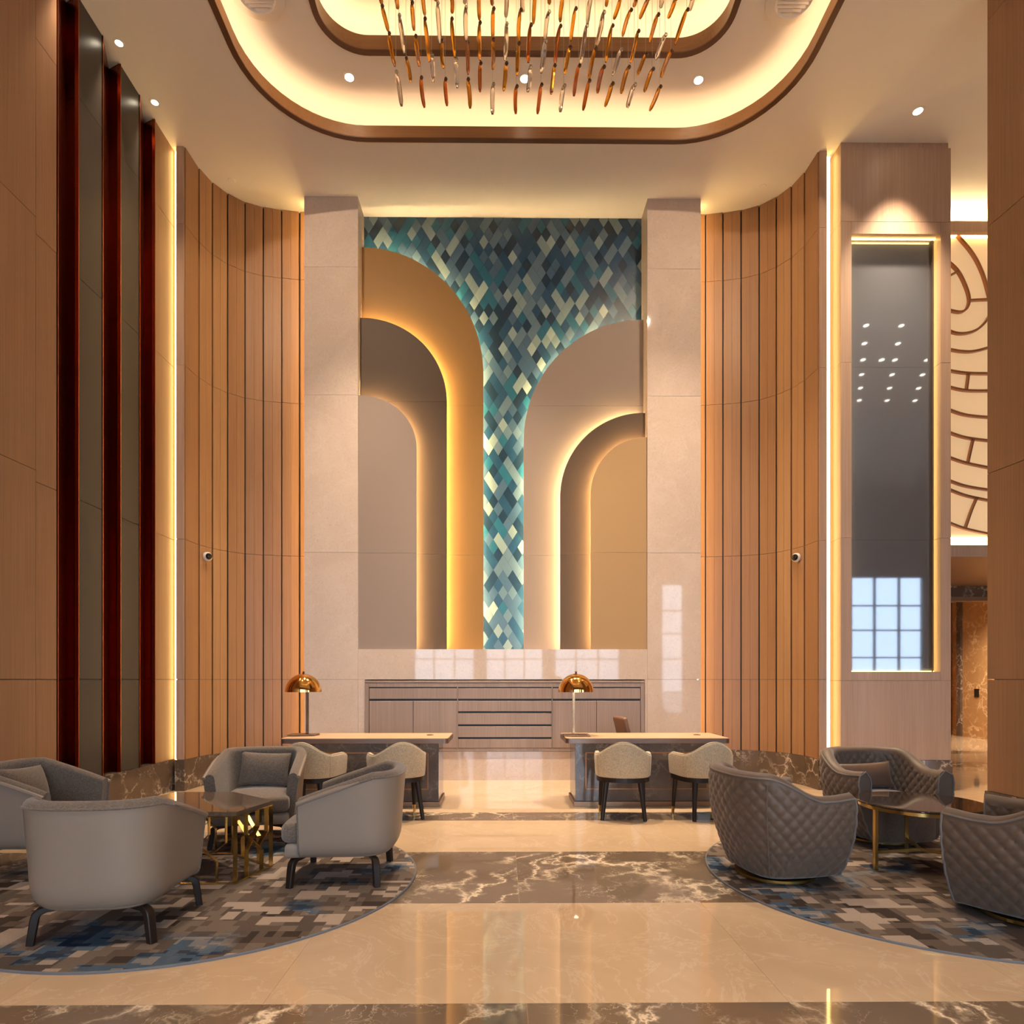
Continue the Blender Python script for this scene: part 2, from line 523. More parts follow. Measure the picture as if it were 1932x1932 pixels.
# ---- floor of marble slabs
fl = MB().box(-5, XE, YW, 18.5, -0.06, -0.002).build('floor', M['floor_cream'])
structure(fl, 'polished marble floor of cream fields and dark brown bands', 'floor')
rows = [(-6, -3.4, 0), (-3.4, -0.9, 0), (-0.9, 1.70, 0), (1.70, 2.995, 1), (2.995, 4.336, 0), (4.336, 5.63, 1), (5.63, 6.88, 0),
        (6.88, 7.29, 1), (7.29, 8.5, 0), (8.5, 9.7, 0), (9.7, 11.0, 0), (11.0, 11.7, 1), (11.7, 13.0, 0), (13.0, 13.5, 1), (13.5, 16, 0), (16, 18.5, 0)]
xs = [-5, -3.55 - 0.0] + [0.11 + 1.22 * k for k in range(-2, 6)] + [7.43 + 2.14 * k for k in range(0, 5)]
xs = sorted(set(round(x, 3) for x in xs if x < XE - 0.3)) + [XE]
for (y0, y1, dk) in rows:
    for a, b in zip(xs[:-1], xs[1:]):
        if y0 > 9.8 and b < 5.0: continue
        g = 0.0007
        MB().box(a + g, b - g, y0 + g, y1 - g, -0.002, 0.0).build('floor_slab', M['floor_dark'] if dk else M['floor_cream'], fl)

# ---- rounded rectangle loops for the ceiling coves
def rrect(x0, x1, y0, y1, r, n=14):
    pts = []
    for cx, cy_, a0 in ((x1 - r, y1 - r, 0), (x0 + r, y1 - r, 90), (x0 + r, y0 + r, 180), (x1 - r, y0 + r, 270)):
        for k in range(n + 1):
            a = radians(a0 + 90 * k / n)
            pts.append((cx + r * cos(a), cy_ + r * sin(a)))
    return pts

def plate_with_hole(outer, hole, z):
    bm = bmesh.new()
    es = []
    for loop in (outer, hole):
        vs = [bm.verts.new((x, y, z)) for x, y in loop]
        es += [bm.edges.new((vs[i], vs[(i + 1) % len(vs)])) for i in range(len(vs))]
    bmesh.ops.triangle_fill(bm, use_beauty=True, use_dissolve=False, edges=es)
    vs = [v.co[:] for v in bm.verts]
    bm.verts.index_update()
    fs = [[v.index for v in f.verts] for f in bm.faces]
    bm.free()
    return vs, fs

CX = 0.245
O_OUT = (CX - 3.29, CX + 3.29, 0.6, 8.565, 1.25)      # outer cove opening
O_IN = (CX - 2.35, CX + 2.35, 1.4, 7.81, 0.48)        # inner cove opening
ZU, ZT = 9.10, 9.56

def grow(o, d):
    return (o[0] - d, o[1] + d, o[2] - d, o[3] + d, o[4] + d)

outer_rect = [(-5, YW), (XE, YW), (XE, 10.2), (-5, 10.2)]
cb = MB()
vs, fs = plate_with_hole(outer_rect, rrect(*O_OUT), ZC)
cb.add(vs, fs)
ceil = cb.build('ceiling', M['plaster'], recalc=False)
structure(ceil, 'plain white plaster ceiling around the recessed light coves', 'ceiling')
cb = MB()
vs, fs = plate_with_hole(rrect(*grow(O_OUT, 0.34)), rrect(*O_IN), ZU)
cb.add(vs, fs)
cb.build('recessed_ceiling_panel', M['plaster'], ceil, recalc=False)
lp = rrect(*grow(O_OUT, 0.34)); n_ = len(lp)
w_ = MB(); w_.grid([[(x, y, ZC + 0.03), (x, y, ZU)] for x, y in lp], True, True)
w_.build('cove_side', M['plaster'], ceil)
vs, fs = plate_with_hole(rrect(*grow(O_OUT, 0.34)), rrect(*grow(O_OUT, 0.02)), ZC + 0.03)
MB().add(vs, fs).build('cove_ledge', M['plaster'], ceil, recalc=False)
lp = rrect(*grow(O_IN, 0.30))
w_ = MB(); w_.grid([[(x, y, ZU + 0.03), (x, y, ZT)] for x, y in lp], True, True)
w_.build('cove_side', M['plaster'], ceil)
vs, fs = plate_with_hole(rrect(*grow(O_IN, 0.30)), rrect(*grow(O_IN, 0.02)), ZU + 0.03)
MB().add(vs, fs).build('cove_ledge', M['plaster'], ceil, recalc=False)
MB().add([(x, y, ZT) for x, y in lp], [tuple(range(len(lp)))]).build('recessed_ceiling_panel', M['plaster'], ceil, recalc=False)

def ring(o, d0, d1, z0, z1):
    a, b = rrect(*grow(o, d0)), rrect(*grow(o, d1))
    m = MB()
    m.grid([[(p[0], p[1], z0), (p[0], p[1], z1), (q[0], q[1], z1), (q[0], q[1], z0), (p[0], p[1], z0)] for p, q in zip(a, b)], True, True)
    return m

t1 = ring(O_OUT, 0.0, 0.05, ZC - 0.004, ZC + 0.15).build('trim_1', M['trim'])
structure(t1, 'wide oak lip of the outer oval ceiling cove', 'trim')
ring(O_OUT, -0.004, 0.066, ZC - 0.018, ZC - 0.004).build('trim_edge', M['trim_dark'], t1)
t2 = ring(O_IN, 0.0, 0.05, ZU - 0.004, ZU + 0.17).build('trim_2', M['trim'])
structure(t2, 'narrow oak lip of the inner ceiling cove', 'trim')
ring(O_IN, -0.004, 0.066, ZU - 0.018, ZU - 0.004).build('trim_edge', M['trim_dark'], t2)
ring(O_OUT, 0.13, 0.17, ZC + 0.045, ZC + 0.06).build('light_strip', M['led'], t1)
ring(O_IN, 0.13, 0.17, ZU + 0.045, ZU + 0.06).build('light_strip', M['led_in'], t2)

# ---- wall_left
wl = MB().box(-5.0, -4.70, YW, 10.2, 0, ZC).build('wall_left', M['backing'])
structure(wl, 'tall wood wall with upright copper channels and smoked mirror strips', 'wall')
def left_panels(y0, y1, joints, mt, name, x=XL, z0=BASE_H):
    zs = [z0] + list(joints) + [ZC]
    for a, b in zip(zs[:-1], zs[1:]):
        MB().box(x - 0.03, x, y0 + 0.002, y1 - 0.002, a + 0.003, b - 0.003).build(name, mt, wl)
left_panels(YW, -2.0, [1.5, 3.5, 5.92, 8.0], M['wood'], 'wood_panel')
left_panels(-2.0, 2.1, [1.5, 3.5, 5.92, 8.0], M['wood'], 'wood_panel')
left_panels(2.1, 6.216, [1.5, 3.5, 5.92, 8.0], M['wood'], 'wood_panel')
left_panels(6.216, 6.505, [1.5, 3.39, 5.76, 7.63], M['wood'], 'wood_panel')
left_panels(8.33, 10.1, JOINTS, M['wood'], 'wood_panel')
def channel(y0, y1):
    # folded copper channel: V groove whose fold runs in behind the next panel
    ya = y1 + 0.055
    xw, xa = XL, XL - 0.165
    for z0, z1 in zip([BASE_H] + [1.5, 3.39, 5.73, 7.63], [1.5, 3.39, 5.73, 7.63] + [ZC]):
        m = MB()
        th = 0.012
        poly = [(xw, y0 + 0.010), (xa, ya), (xw, y1 - 0.010), (xw - 0.034, y1 - 0.002), (xa - th * 0.2, ya + th * 1.6), (xa - th * 2, ya), (xw - th * 1.5, y0)]
        m.prism(poly, z0 + 0.001, z1 - 0.001)
        m.build('copper_channel', M['copper'], wl)
    for y in (y0 + 0.004, y1 - 0.004):
        MB().box(XL - 0.03, XL + 0.008, y - 0.006, y + 0.006, BASE_H, ZC).build('copper_edge', M['copper'], wl)
for y0, y1 in ((6.513, 6.835), (7.24, 7.583), (7.972, 8.326)):
    channel(y0, y1)
left_panels(6.84, 7.235, [1.5, 3.39, 5.73, 7.63], M['smoke'], 'mirror_panel')
left_panels(7.588, 7.967, [1.5, 3.39, 5.73, 7.63], M['smoke'], 'mirror_panel')
bl = MB().box(-4.72, XL + 0.012, YW, 8.83, 0.0, BASE_H).box(-4.72, -4.412, 8.831, 8.95, 0.0, BASE_H).build('baseboard_left', M['base_marble'])
structure(bl, 'tall dark marble base along the wood and copper wall', 'baseboard')

# ---- curved slatted walls either side of the portal
ARC = [(-4.295, 8.75), (-4.272, 9.11), (-4.20, 9.37), (-4.07, 9.585), (-3.88, 9.76), (-3.64, 9.86), (-3.38, 9.915), (-3.125, 9.95)]
def curved_wall(s, name, label):
    pts = [(x * -s if s > 0 else x, y) for x, y in ARC]
    pts = [(-abs(x) if s < 0 else abs(x), y) for x, y in ARC]
    back = [(-abs(x) if s < 0 else abs(x), y) for x, y in [(-4.395, 8.76), (-4.37, 9.20), (-4.28, 9.47), (-4.14, 9.70), (-3.93, 9.88), (-3.66, 10.0), (-3.38, 10.05), (-2.9, 10.08)]]
    inner = [(x + (0.026 if s < 0 else -0.026) * -1, y + 0.026) for x, y in pts]
    m = MB()
    poly = [(x, y) for x, y in inner] + [(-2.9 if s < 0 else 2.9, 9.985), back[-1]] + back[::-1][1:]
    m.prism(poly, 0, ZC)
    w = m.build(name, M['backing'])
    structure(w, label, 'wall')
    zs = [BASE_H] + JOINTS + [ZC]
    for i in range(len(pts) - 1):
        p, q = Vector(pts[i]), Vector(pts[i + 1])
        t = (q - p); L = t.length; t.normalize()
        nrm = Vector((-t.y, t.x))
        cen = Vector((0, 8.0))
        if (cen - p).dot(nrm) < 0: nrm = -nrm
        # saw-tooth boards, each of two strips with a hairline between
        cuts = [0.0, 1.0] if i == 0 else [0.0, 0.5, 1.0]
        for z0, z1 in zip(zs[:-1], zs[1:]):
            for f0, f1 in zip(cuts[:-1], cuts[1:]):
                a = p + t * (0.010 if f0 == 0 else L * f0 + 0.0012)
                b = p + t * (L - 0.010 if f1 == 1 else L * f1 - 0.0012)
                ha, hb = 0.014 - 0.010 * f0, 0.014 - 0.010 * f1
                poly = [a + nrm * ha, b + nrm * hb, b - nrm * 0.022, a - nrm * 0.022]
                MB().prism([tuple(v) for v in poly], z0 + 0.0025, z1 - 0.0025).build('slat', M['wood'], w)
    # last narrow boards beside the portal
    for xa, xb in ((-3.118, -2.985),):
        x0, x1 = (xa, xb) if s < 0 else (-xb, -xa)
        for z0, z1 in zip(zs[:-1], zs[1:]):
            MB().box(x0 + 0.012, x1 - 0.004, 9.945, 9.985, z0 + 0.0025, z1 - 0.0025).build('slat', M['wood'], w)
    # return face at the open end
    x0, x1 = (-4.395, -4.297) if s < 0 else (4.297, 4.395)
    for z0, z1 in zip(zs[:-1], zs[1:]):
        MB().box(x0, x1, 8.735, 8.76, z0 + 0.0025, z1 - 0.0025).build('end_board', M['wood_pink'], w)
    # upright light strip in the slot beside the open end, and the one behind the portal edge
    xs_ = -4.43 if s < 0 else 4.45
    MB().box(xs_ - 0.018, xs_ + 0.018, 8.80, 8.81, BASE_H + 0.0, ZC - 0.02).build('light_strip', M['led_slot'], w)
    xs_ = -2.962 if s < 0 else 2.962
    MB().box(xs_ - 0.006, xs_ + 0.006, 9.79, 9.82, BASE_H, ZC - 0.02).build('light_strip', M['led_edge'], w)
    # marble base following the curve
    nm = 'baseboard_curved_left' if s < 0 else 'baseboard_curved_right'
    sgn = 1 if s < 0 else -1
    inn = [(x + sgn * 0.012, y - 0.012) for x, y in pts]
    out = [(x - sgn * 0.05, y + 0.05) for x, y in pts]
    ends = [(-2.96 if s < 0 else 2.96, 9.938), (-2.96 if s < 0 else 2.96, 10.0)]
    start_in = [((-4.41 if s < 0 else 4.41), 8.725), ((-4.28 if s < 0 else 4.28), 8.725)]
    poly = start_in + inn[1:] + ends + out[::-1][:-1] + [((-4.41 if s < 0 else 4.41), 8.83)]
    b = MB().prism(poly, 0.0, BASE_H).build(nm, M['base_marble'])
    structure(b, 'dark veined marble base below the curved slats, %s' % ('by the tub armchairs' if s < 0 else 'by the quilted chairs'), 'baseboard')
curved_wall(-1, 'wall_curved_left', 'concave wall of upright oak slats beside the copper channels')
curved_wall(1, 'wall_curved_right', 'concave wall of upright oak slats beside the pillar with the tall display')

# ---- wall_back: the marble portal
wb = MB().box(-2.97, 2.97, 10.075, 10.2, 0, ZC).build('wall_back', M['backing'])
structure(wb, 'beige marble portal with two wide piers around the artwork', 'wall')
XI = 2.155
zs = [0.0] + JOINTS + [ZC]
for s in (-1, 1):
    x0, x1 = sorted((s * 2.952, s * XI))
    for z0, z1 in zip(zs[:-1], zs[1:]):
        MB().box(x0, x1, YP, 10.10, z0 + 0.002, z1 - 0.002).build('marble_slab', M['wall_marble'], wb)
MB().box(-XI + 0.002, XI - 0.002, YP, 10.10, 1.500, 1.95).build('marble_slab', M['wall_marble'], wb)
MB().box(-XI + 0.002, XI - 0.002, YP, 10.10, 0.0, 0.428).build('marble_slab', M['wall_marble'], wb)
for s, xo in ((-1, 2.052), (1, 2.115)):
    x0, x1 = sorted((s * (XI - 0.002), s * xo))
    MB().box(x0, x1, YP, 10.10, 0.43, 1.498).build('marble_slab', M['wall_marble'], wb)

# ---- pillar_right with its lit display
PX0, PX1, PY = 4.505, 5.985, 8.587
NX0, NX1, NZ0, NZ1 = 4.652, 5.845, 1.606, 7.447
pr = MB().box(PX0 + 0.02, PX1 - 0.02, PY + 0.24, PY + 0.72, 0, ZC).build('pillar_right', M['backing'])
structure(pr, 'broad wood clad pillar with a tall recessed grey glass display', 'pillar')
def pp(x0, x1, z0, z1, nm='wood_panel', mt='wood_pink', y0=PY, y1=PY + 0.3):
    return MB().box(x0 + 0.002, x1 - 0.002, y0, y1, z0 + 0.002, z1 - 0.002).build(nm, M[mt], pr)
pp(PX0, PX1, 7.61, 8.60)
pp(PX0, PX1, BASE_H, 1.485)
for z0, z1 in ((1.485, 3.39), (3.39, 5.73), (5.73, 7.61)):
    pp(PX0, NX0, z0, z1); pp(NX1, PX1, z0, z1)
pp(NX0, NX1, NZ1, 7.61); pp(NX0, NX1, 1.485, NZ0)
for z0, z1 in zip([BASE_H, 1.485, 3.39, 5.73, 7.61], [1.485, 3.39, 5.73, 7.61, ZC]):
    MB().box(PX0, PX0 + 0.018, PY + 0.303, PY + 0.72, z0 + 0.002, z1 - 0.002).build('wood_panel', M['wood_pink'], pr)
    MB().box(PX1 - 0.018, PX1, PY + 0.303, PY + 0.72, z0 + 0.002, z1 - 0.002).build('wood_panel', M['wood_pink'], pr)
MB().box(PX0 + 0.01, PX1 - 0.03, PY + 0.012, PY + 0.3, 8.60, ZC).build('cornice', M['wood_pink'], pr)
for z0, z1 in ((NZ0, 3.39), (3.39, 5.73), (5.73, NZ1)):
    MB().box(NX0 - 0.02, NX1 - 0.0, PY + 0.135, PY + 0.15, z0 + 0.001, z1 - 0.001).build('glass_panel', M['screen'], pr)
    MB().box(NX1 - 0.045, NX1 - 0.038, PY + 0.095, PY + 0.135, z0, z1).build('strip_shield', M['backing'], pr)  # dark post added to hide the side light strip from view
MB().box(NX0 + 0.01, NX1 - 0.01, PY + 0.085, PY + 0.105, NZ1 - 0.012, NZ1 - 0.002).build('light_strip', M['led_niche'], pr)
MB().box(NX0 + 0.01, NX1 - 0.01, PY + 0.115, PY + 0.13, NZ0 + 0.002, NZ0 + 0.008).build('light_strip', M['led_niche'], pr)
MB().box(NX1 - 0.036, NX1 - 0.030, PY + 0.120, PY + 0.133, NZ0 + 0.02, NZ1 - 0.02).build('light_strip', M['led_niche'], pr)
MB().box(NX0 + 0.014, NX0 + 0.020, PY + 0.11, PY + 0.13, NZ0 + 0.02, NZ1 - 0.02).build('light_strip', M['led_niche'], pr)
b = MB().box(PX0 - 0.012, PX1 + 0.012, PY - 0.012, PY + 0.73, 0, BASE_H).build('baseboard_pillar', M['base_marble'])
structure(b, 'dark marble base of the pillar with the tall display', 'baseboard')

# ---- wall_right: the near wood clad pier at the picture's edge
def rw(y): return 4.786 + 0.08 * (6.347 - y)
wr = MB().prism([(rw(6.30) + 0.03, 6.30), (5.62, 6.30), (5.62, 3.6), (rw(3.6) + 0.03, 3.6)], 0, ZC).build('wall_right', M['backing'])
structure(wr, 'wood clad pier wall at the picture edge in front of the wing', 'wall')
for z0, z1 in zip([0.40, 1.5, 3.53, 5.97, 8.0], [1.5, 3.53, 5.97, 8.0, ZC]):
    for y0, y1 in ((6.347, 5.0), (5.0, 3.58)):
        MB().prism([(rw(y0), y0), (rw(y0) + 0.028, y0), (rw(y1) + 0.028, y1), (rw(y1), y1)], z0 + 0.003, z1 - 0.003).build('wood_panel', M['wood'], wr)
    MB().box(rw(6.347) + 0.03, 5.64, 6.305, 6.347, z0 + 0.003, z1 - 0.003).build('wood_panel', M['wood'], wr)
    MB().box(5.622, 5.64, 3.58, 6.303, z0 + 0.003, z1 - 0.003).build('wood_panel', M['wood'], wr)
b = MB().prism([(rw(6.36) - 0.015, 6.362), (5.655, 6.362), (5.655, 3.56), (rw(3.56) - 0.015, 3.56)], 0, 0.40).build('baseboard_right', M['base_marble'])
structure(b, 'dark veined marble base of the near wood clad pier', 'baseboard')

# ---- the wing seen between pillar and pier: bulkhead with ribbed silk panel, soffit and lift lobby
YB = 9.95
bw = MB().box(5.5, XE, YB + 0.062, 10.2, 3.48, ZC).build('wall_wing', M['plaster'])
structure(bw, 'bulkhead wall of the wing behind the pillar', 'wall')
tb = MB().box(6.2, 12, YB - 0.14, YB - 0.06, 8.34, 8.50).build('trim_3', M['wood_pink'])
structure(tb, 'pale wood band above the silk screen in the wing', 'trim')
MB().box(6.2, 12, YB - 0.02, YB + 0.06, 8.36, 8.395).build('light_strip', M['led_niche'], tb)
MB().box(6.2, 12, YB - 0.03, YB + 0.01, 8.505, 8.515).build('light_strip', emit_mat('led_wing', (1.0, 0.68, 0.32), 110.0), tb)
MB().box(6.2, 12, YB - 0.06, YB + 0.06, 8.40, 8.50).build('cove_ledge', M['plaster'], tb)
tb = MB().box(6.2, 12, YB - 0.06, YB + 0.06, 3.39, 3.57).build('trim_4', M['wood_pink'])
structure(tb, 'pale wood band below the silk screen in the wing', 'trim')
so = MB().box(5.5, 14, 10.0, 13.2, 3.39, 3.47).build('ceiling_lift_lobby', wood_mat('soffit_veneer', (0.40, 0.22, 0.12), (0.33, 0.17, 0.09), 0.3, axis=0))
structure(so, 'low reddish wood soffit leading to the lift lobby', 'ceiling')
lw = MB().box(5.5, 8.6, 13.0, 13.2, 0, 3.39).build('wall_lift_lobby', M['gold_marble'])
structure(lw, 'honey marble wall and lintel of the lift lobby', 'wall')
MB().box(8.6, 14, 13.0, 13.2, 3.17, 3.39).build('lintel_slab', M['base_marble'], lw)
MB().box(8.6, 14, 12.98, 13.2, 3.09, 3.17).build('lintel_edge', M['bronze'], lw)
MB().box(12.12, 12.3, 13.2, 17.0, 0, 3.6).build('marble_slab', M['gold_marble'], lw)
MB().box(12.06, 12.14, 16.95, 17.1, 0, 3.6).build('marble_slab', M['base_marble'], lw)
MB().box(8.6, 13.6, 17.6, 17.7, 0, 3.6).build('wood_panel', wood_mat('red_veneer', (0.33, 0.15, 0.07), (0.27, 0.11, 0.05), 0.25), lw)
MB().box(8.6, 14, 13.2, 18.4, 3.6, 3.7).build('lobby_ceiling', M['plaster'], lw)
MB().box(12.10, 12.12, 16.35, 16.50, 1.05, 1.26).build('call_panel', M['gloss_black'], lw)
MB().box(13.8, 14, 10, 13.2, 0, 3.39).build('marble_slab', M['gold_marble'], lw)
MB().box(8.4, 8.6, 13.2, 18.4, 0, 3.7).build('marble_slab', M['gold_marble'], lw)
MB().box(8.4, 13.6, 17.7, 18.4, 0, 3.7).build('wood_panel', M['wood'], lw)
MB().box(12.3, 13.7, 13.2, 17.75, 0, 3.7).build('marble_slab', M['gold_marble'], lw)  # unseen filler wall added to stop sky light leaking in
MB().box(5.4, 5.5, 9.3, 13.2, 0, 3.48).build('marble_slab', M['gold_marble'], lw)  # unseen side wall added to keep sky light out under the soffit
MB().box(2.9, 5.5, 10.1, 10.2, 0, ZC).build('closing_panel', M['backing'], wb)  # unseen panels added behind the slats to keep sky light out
MB().box(-5.0, -2.9, 10.1, 10.2, 0, ZC).build('closing_panel', M['backing'], wb)
ww = MB().box(XE, XE + 0.15, YW, 10.2, 0, ZC).build('wall_wing_end', M['wood'])
structure(ww, 'far wood wall of the wing, seen only as a reflection', 'wall')

# ---- wall_front with the entrance windows behind the camera
wf = MB().box(-5, XE, YW - 0.3, YW, 5.3, ZC).build('wall_front', M['wood'])
structure(wf, 'window wall behind the viewer, mirrored in the polished stone', 'wall')
WINS = [(-3.5, -1.1, 3), (-0.7, 1.6, 3), (2.0, 4.6, 3), (6.2, 7.1, 1), (10.3, 12.3, 2), (12.7, 15.4, 3)]
prevx = -5
for x0, x1, n in WINS + [(XE, XE, 0)]:
    MB().box(prevx, x0, YW - 0.3, YW, 0, 5.3).build('window_pier', M['wood'], wf)
    prevx = x1
for i, (x0, x1, n) in enumerate(WINS):
    w = MB().box(x0, x1, YW - 0.18, YW - 0.06, 5.22, 5.3).box(x0, x1, YW - 0.18, YW - 0.06, 0.0, 0.12).build('window_%d' % (i + 1), M['mullion'])
    structure(w, ['leftmost entrance window bay', 'middle entrance window bay', 'entrance window bay behind the quilted chairs', 'single narrow entrance window',
                  'first wing window mirrored in the grey glass', 'last wing window mirrored in the grey glass'][i] + ' with dark mullions', 'window')
    for k in range(n + 1):
        x = x0 + (x1 - x0) * k / n
        x = min(max(x, x0 + 0.03), x1 - 0.03)
        MB().box(x - 0.03, x + 0.03, YW - 0.17, YW - 0.07, 0.12, 5.22).build('mullion', M['mullion'], w)
    for z in (1.0, 2.3, 3.3, 4.2):
        MB().box(x0, x1, YW - 0.16, YW - 0.08, z - 0.025, z + 0.025).build('transom', M['mullion'], w)
    MB().box(x0, x1, YW - 0.125, YW - 0.120, 0.12, 5.22).build('pane', M['pane'], w)
    ld = bpy.data.lights.new('window_portal', 'AREA'); ld.shape = 'RECTANGLE'; ld.size = x1 - x0; ld.size_y = 5.2
    ld.cycles.is_portal = True
    lo = bpy.data.objects.new('window_portal', ld); COL.objects.link(lo)
    lo.location = ((x0 + x1) / 2, YW - 0.25, 2.65); lo.rotation_euler = (pi / 2, 0, 0)
gd = MB().box(-40, 50, -60, YW - 0.3, -0.12, -0.06).build('ground', M['outside'])
structure(gd, 'pale paving outside the entrance windows', 'ground')

# ------------------------------------------------------------------ wall artwork
art = empty('wall_relief', (0, 10.0, 1.95))
tag(art, 'tall wall relief of glowing layered half arches over blue diamond tiles', 'wall art')
def child_at_world(o):
    o.matrix_parent_inverse = Matrix.Translation((0, -10.0, -1.95))
    return o
YM = 10.05
mos = MB().box(-2.16, 2.16, YM + 0.004, YM + 0.02, 1.95, ZC).build('mosaic_panel', M['black'], art)
child_at_world(mos)
# arch outlines: (side, straight edge x, arc radius x, arc radius z, top z, front y, thickness)
def arch_poly(side, xe, rx, rz, ztop, n=28):
    xo = -XI if side < 0 else XI
    pts = [(xo, 1.95), (xe, 1.95)]
    zc = ztop - rz
    for k in range(n + 1):
        a = pi / 2 * k / n
        x = xe + side * rx * (1 - cos(a))
        pts.append((x, zc + rz * sin(a)))
    if abs(pts[-1][0] - xo) > 0.004: pts.append((xo, ztop))
    return pts
def clip_h(poly, z, keep_above):
    out = []
    for i in range(len(poly)):
        p, q = poly[i], poly[(i + 1) % len(poly)]
        pi_, qi = (p[1] >= z) == keep_above or p[1] == z, (q[1] >= z) == keep_above or q[1] == z
        if pi_: out.append(p)
        if pi_ != qi:
            t = (z - p[1]) / (q[1] - p[1])
            out.append((p[0] + t * (q[0] - p[0]), z))
    return out
def zpx(y, Y): return 1.5 + (HOR - y) * Y / F_PX
def xpx(x, Y): return (x - VPX) * Y / F_PX
Y1, Y2, Y3 = 9.905, 9.785, 9.665
ARCHES = [
    (-1, xpx(912, Y1), 1.86, 1.93, zpx(468, Y1), Y1, 'art_gold', [zpx(765, Y1), zpx(1048, Y1)]),
    (-1, xpx(843, Y2), 1.28, 1.26, zpx(601, Y2), Y2, 'art_brown', [zpx(758, Y2), zpx(1046, Y2)]),
    (-1, xpx(786, Y3), 0.83, 0.78, zpx(747, Y3), Y3, 'art_taupe', [zpx(1044, Y3)]),
    (1, xpx(988, Y1), 1.83, 1.86, zpx(602, Y1), Y1, 'art_taupe', [zpx(765, Y1), zpx(1048, Y1)]),
    (1, xpx(1057, Y2), 1.27, 1.27, zpx(778, Y2), Y2, 'art_brown', [zpx(1046, Y2)]),
    (1, xpx(1115, Y3), 0.82, 0.86, zpx(824, Y3), Y3, 'art_sand', [zpx(1042, Y3)]),
]
for side, xe, rx, rz, zt, yf, mt, jts in ARCHES:
    e = empty('arch_panel', (0, 0, 0), 0, art); child_at_world(e)
    poly = arch_poly(side, xe, rx, rz, zt)
    zz = [1.9] + sorted(jts) + [9.0]
    for a, b in zip(zz[:-1], zz[1:]):
        pl = clip_h(clip_h(poly, a + 0.0015, True), b - 0.0015, False)
        if len(pl) < 3: continue
        m = MB()
        R = Matrix(((1, 0, 0, 0), (0, 0, 1, 0), (0, 1, 0, 0), (0, 0, 0, 1)))
        m.prism(pl, yf, yf + 0.028, M=R)
        m.build('panel', M[mt], e)
    # light strip behind the edge
    strip = []
    inset = 0.075
    zc = zt - rz
    for k in range(9):
        strip.append((xe + side * inset, yf + 0.040, 1.97 + (zc - 1.97) * k / 9))
    for k in range(25):
        a = pi / 2 * k / 24
        x = xe + side * (inset + (rx - inset) * (1 - cos(a)))
        if abs(x) < XI - 0.02:
            strip.append((x, yf + 0.040, zc + (rz - inset) * sin(a)))
    MB().sweep(strip, [(-0.006, -0.006), (0.006, -0.006), (0.006, 0.006), (-0.006, 0.006)], smooth=False).build('light_strip', M['led_art'], e)
    # stand-off block carrying the panel
    xb0, xb1 = sorted((xe + side * 0.16, side * (XI - 0.02)))
    MB().box(xb0, xb1, yf + 0.029, (10.04 if yf == Y1 else yf + 0.119), 1.955, zc).build('spacer', M['backing'], e)

# diamond tiles
HA, HB = 0.0745, 0.1185
def in_arch(side, xe, rx, rz, zt, x, z, mrg):
    d = side * (x - xe) - mrg
    if d < 0: return False
    if z < zt - rz: return True
    if z > zt - mrg: return False
    u = min(d / rx, 1.0)
    return z < (zt - rz) + rz * sqrt(max(0, 1 - (1 - u) ** 2)) - mrg
def hidden(x, z):
    return in_arch(*ARCHES[0][:5], x, z, 0.20) or in_arch(*ARCHES[3][:5], x, z, 0.20)
def clip_rect(poly):
    for ax, lim, sg in ((0, 2.158, 1), (0, -2.158, -1), (1, ZC - 0.004, 1), (1, 1.955, -1)):
        out = []
        for i in range(len(poly)):
            p, q = poly[i], poly[(i + 1) % len(poly)]
            a, b = sg * (p[ax] - lim), sg * (q[ax] - lim)
            if a <= 0: out.append(p)
            if (a < 0 < b) or (b < 0 < a):
                t = a / (a - b)
                out.append((p[0] + t * (q[0] - p[0]), p[1] + t * (q[1] - p[1])))
        poly = out
        if len(poly) < 3: return []
    return poly
RX = Matrix(((1, 0, 0, 0), (0, 0, 1, 0), (0, 1, 0, 0), (0, 0, 0, 1)))
cells = {}
rt = random.Random(11)
imax = int(2.3 / HA) + 1
for j in range(int(1.8 / HB), int(8.8 / HB) + 1):
    for i in range(-imax, imax + 1):
        if (i + j) % 2: continue
        x, z = i * HA, j * HB
        if z < 1.85 or z > ZC + 0.1 or abs(x) > 2.16 + HA: continue
        if hidden(x, z): continue
        cells[(i, j)] = None
tiles = []
order = sorted(cells)
rt.shuffle(order)
used = set()
for c in order:
    if c in used: continue
    r = rt.random()
    shape = [c]
    if r < 0.42:
        d = (1, 1) if rt.random() < 0.5 else (1, -1)
        L = 2 if rt.random() < 0.9 else 3
        for k in range(1, L):
            nb = (c[0] + d[0] * k, c[1] + d[1] * k)
            if nb in cells and nb not in used: shape.append(nb)
            else: break
    for s_ in shape: used.add(s_)
    tiles.append(shape)
WTS = [3, 4, 1.8, 3.2, 2.4, 1.7, 0.4]
shared = {}
info = []
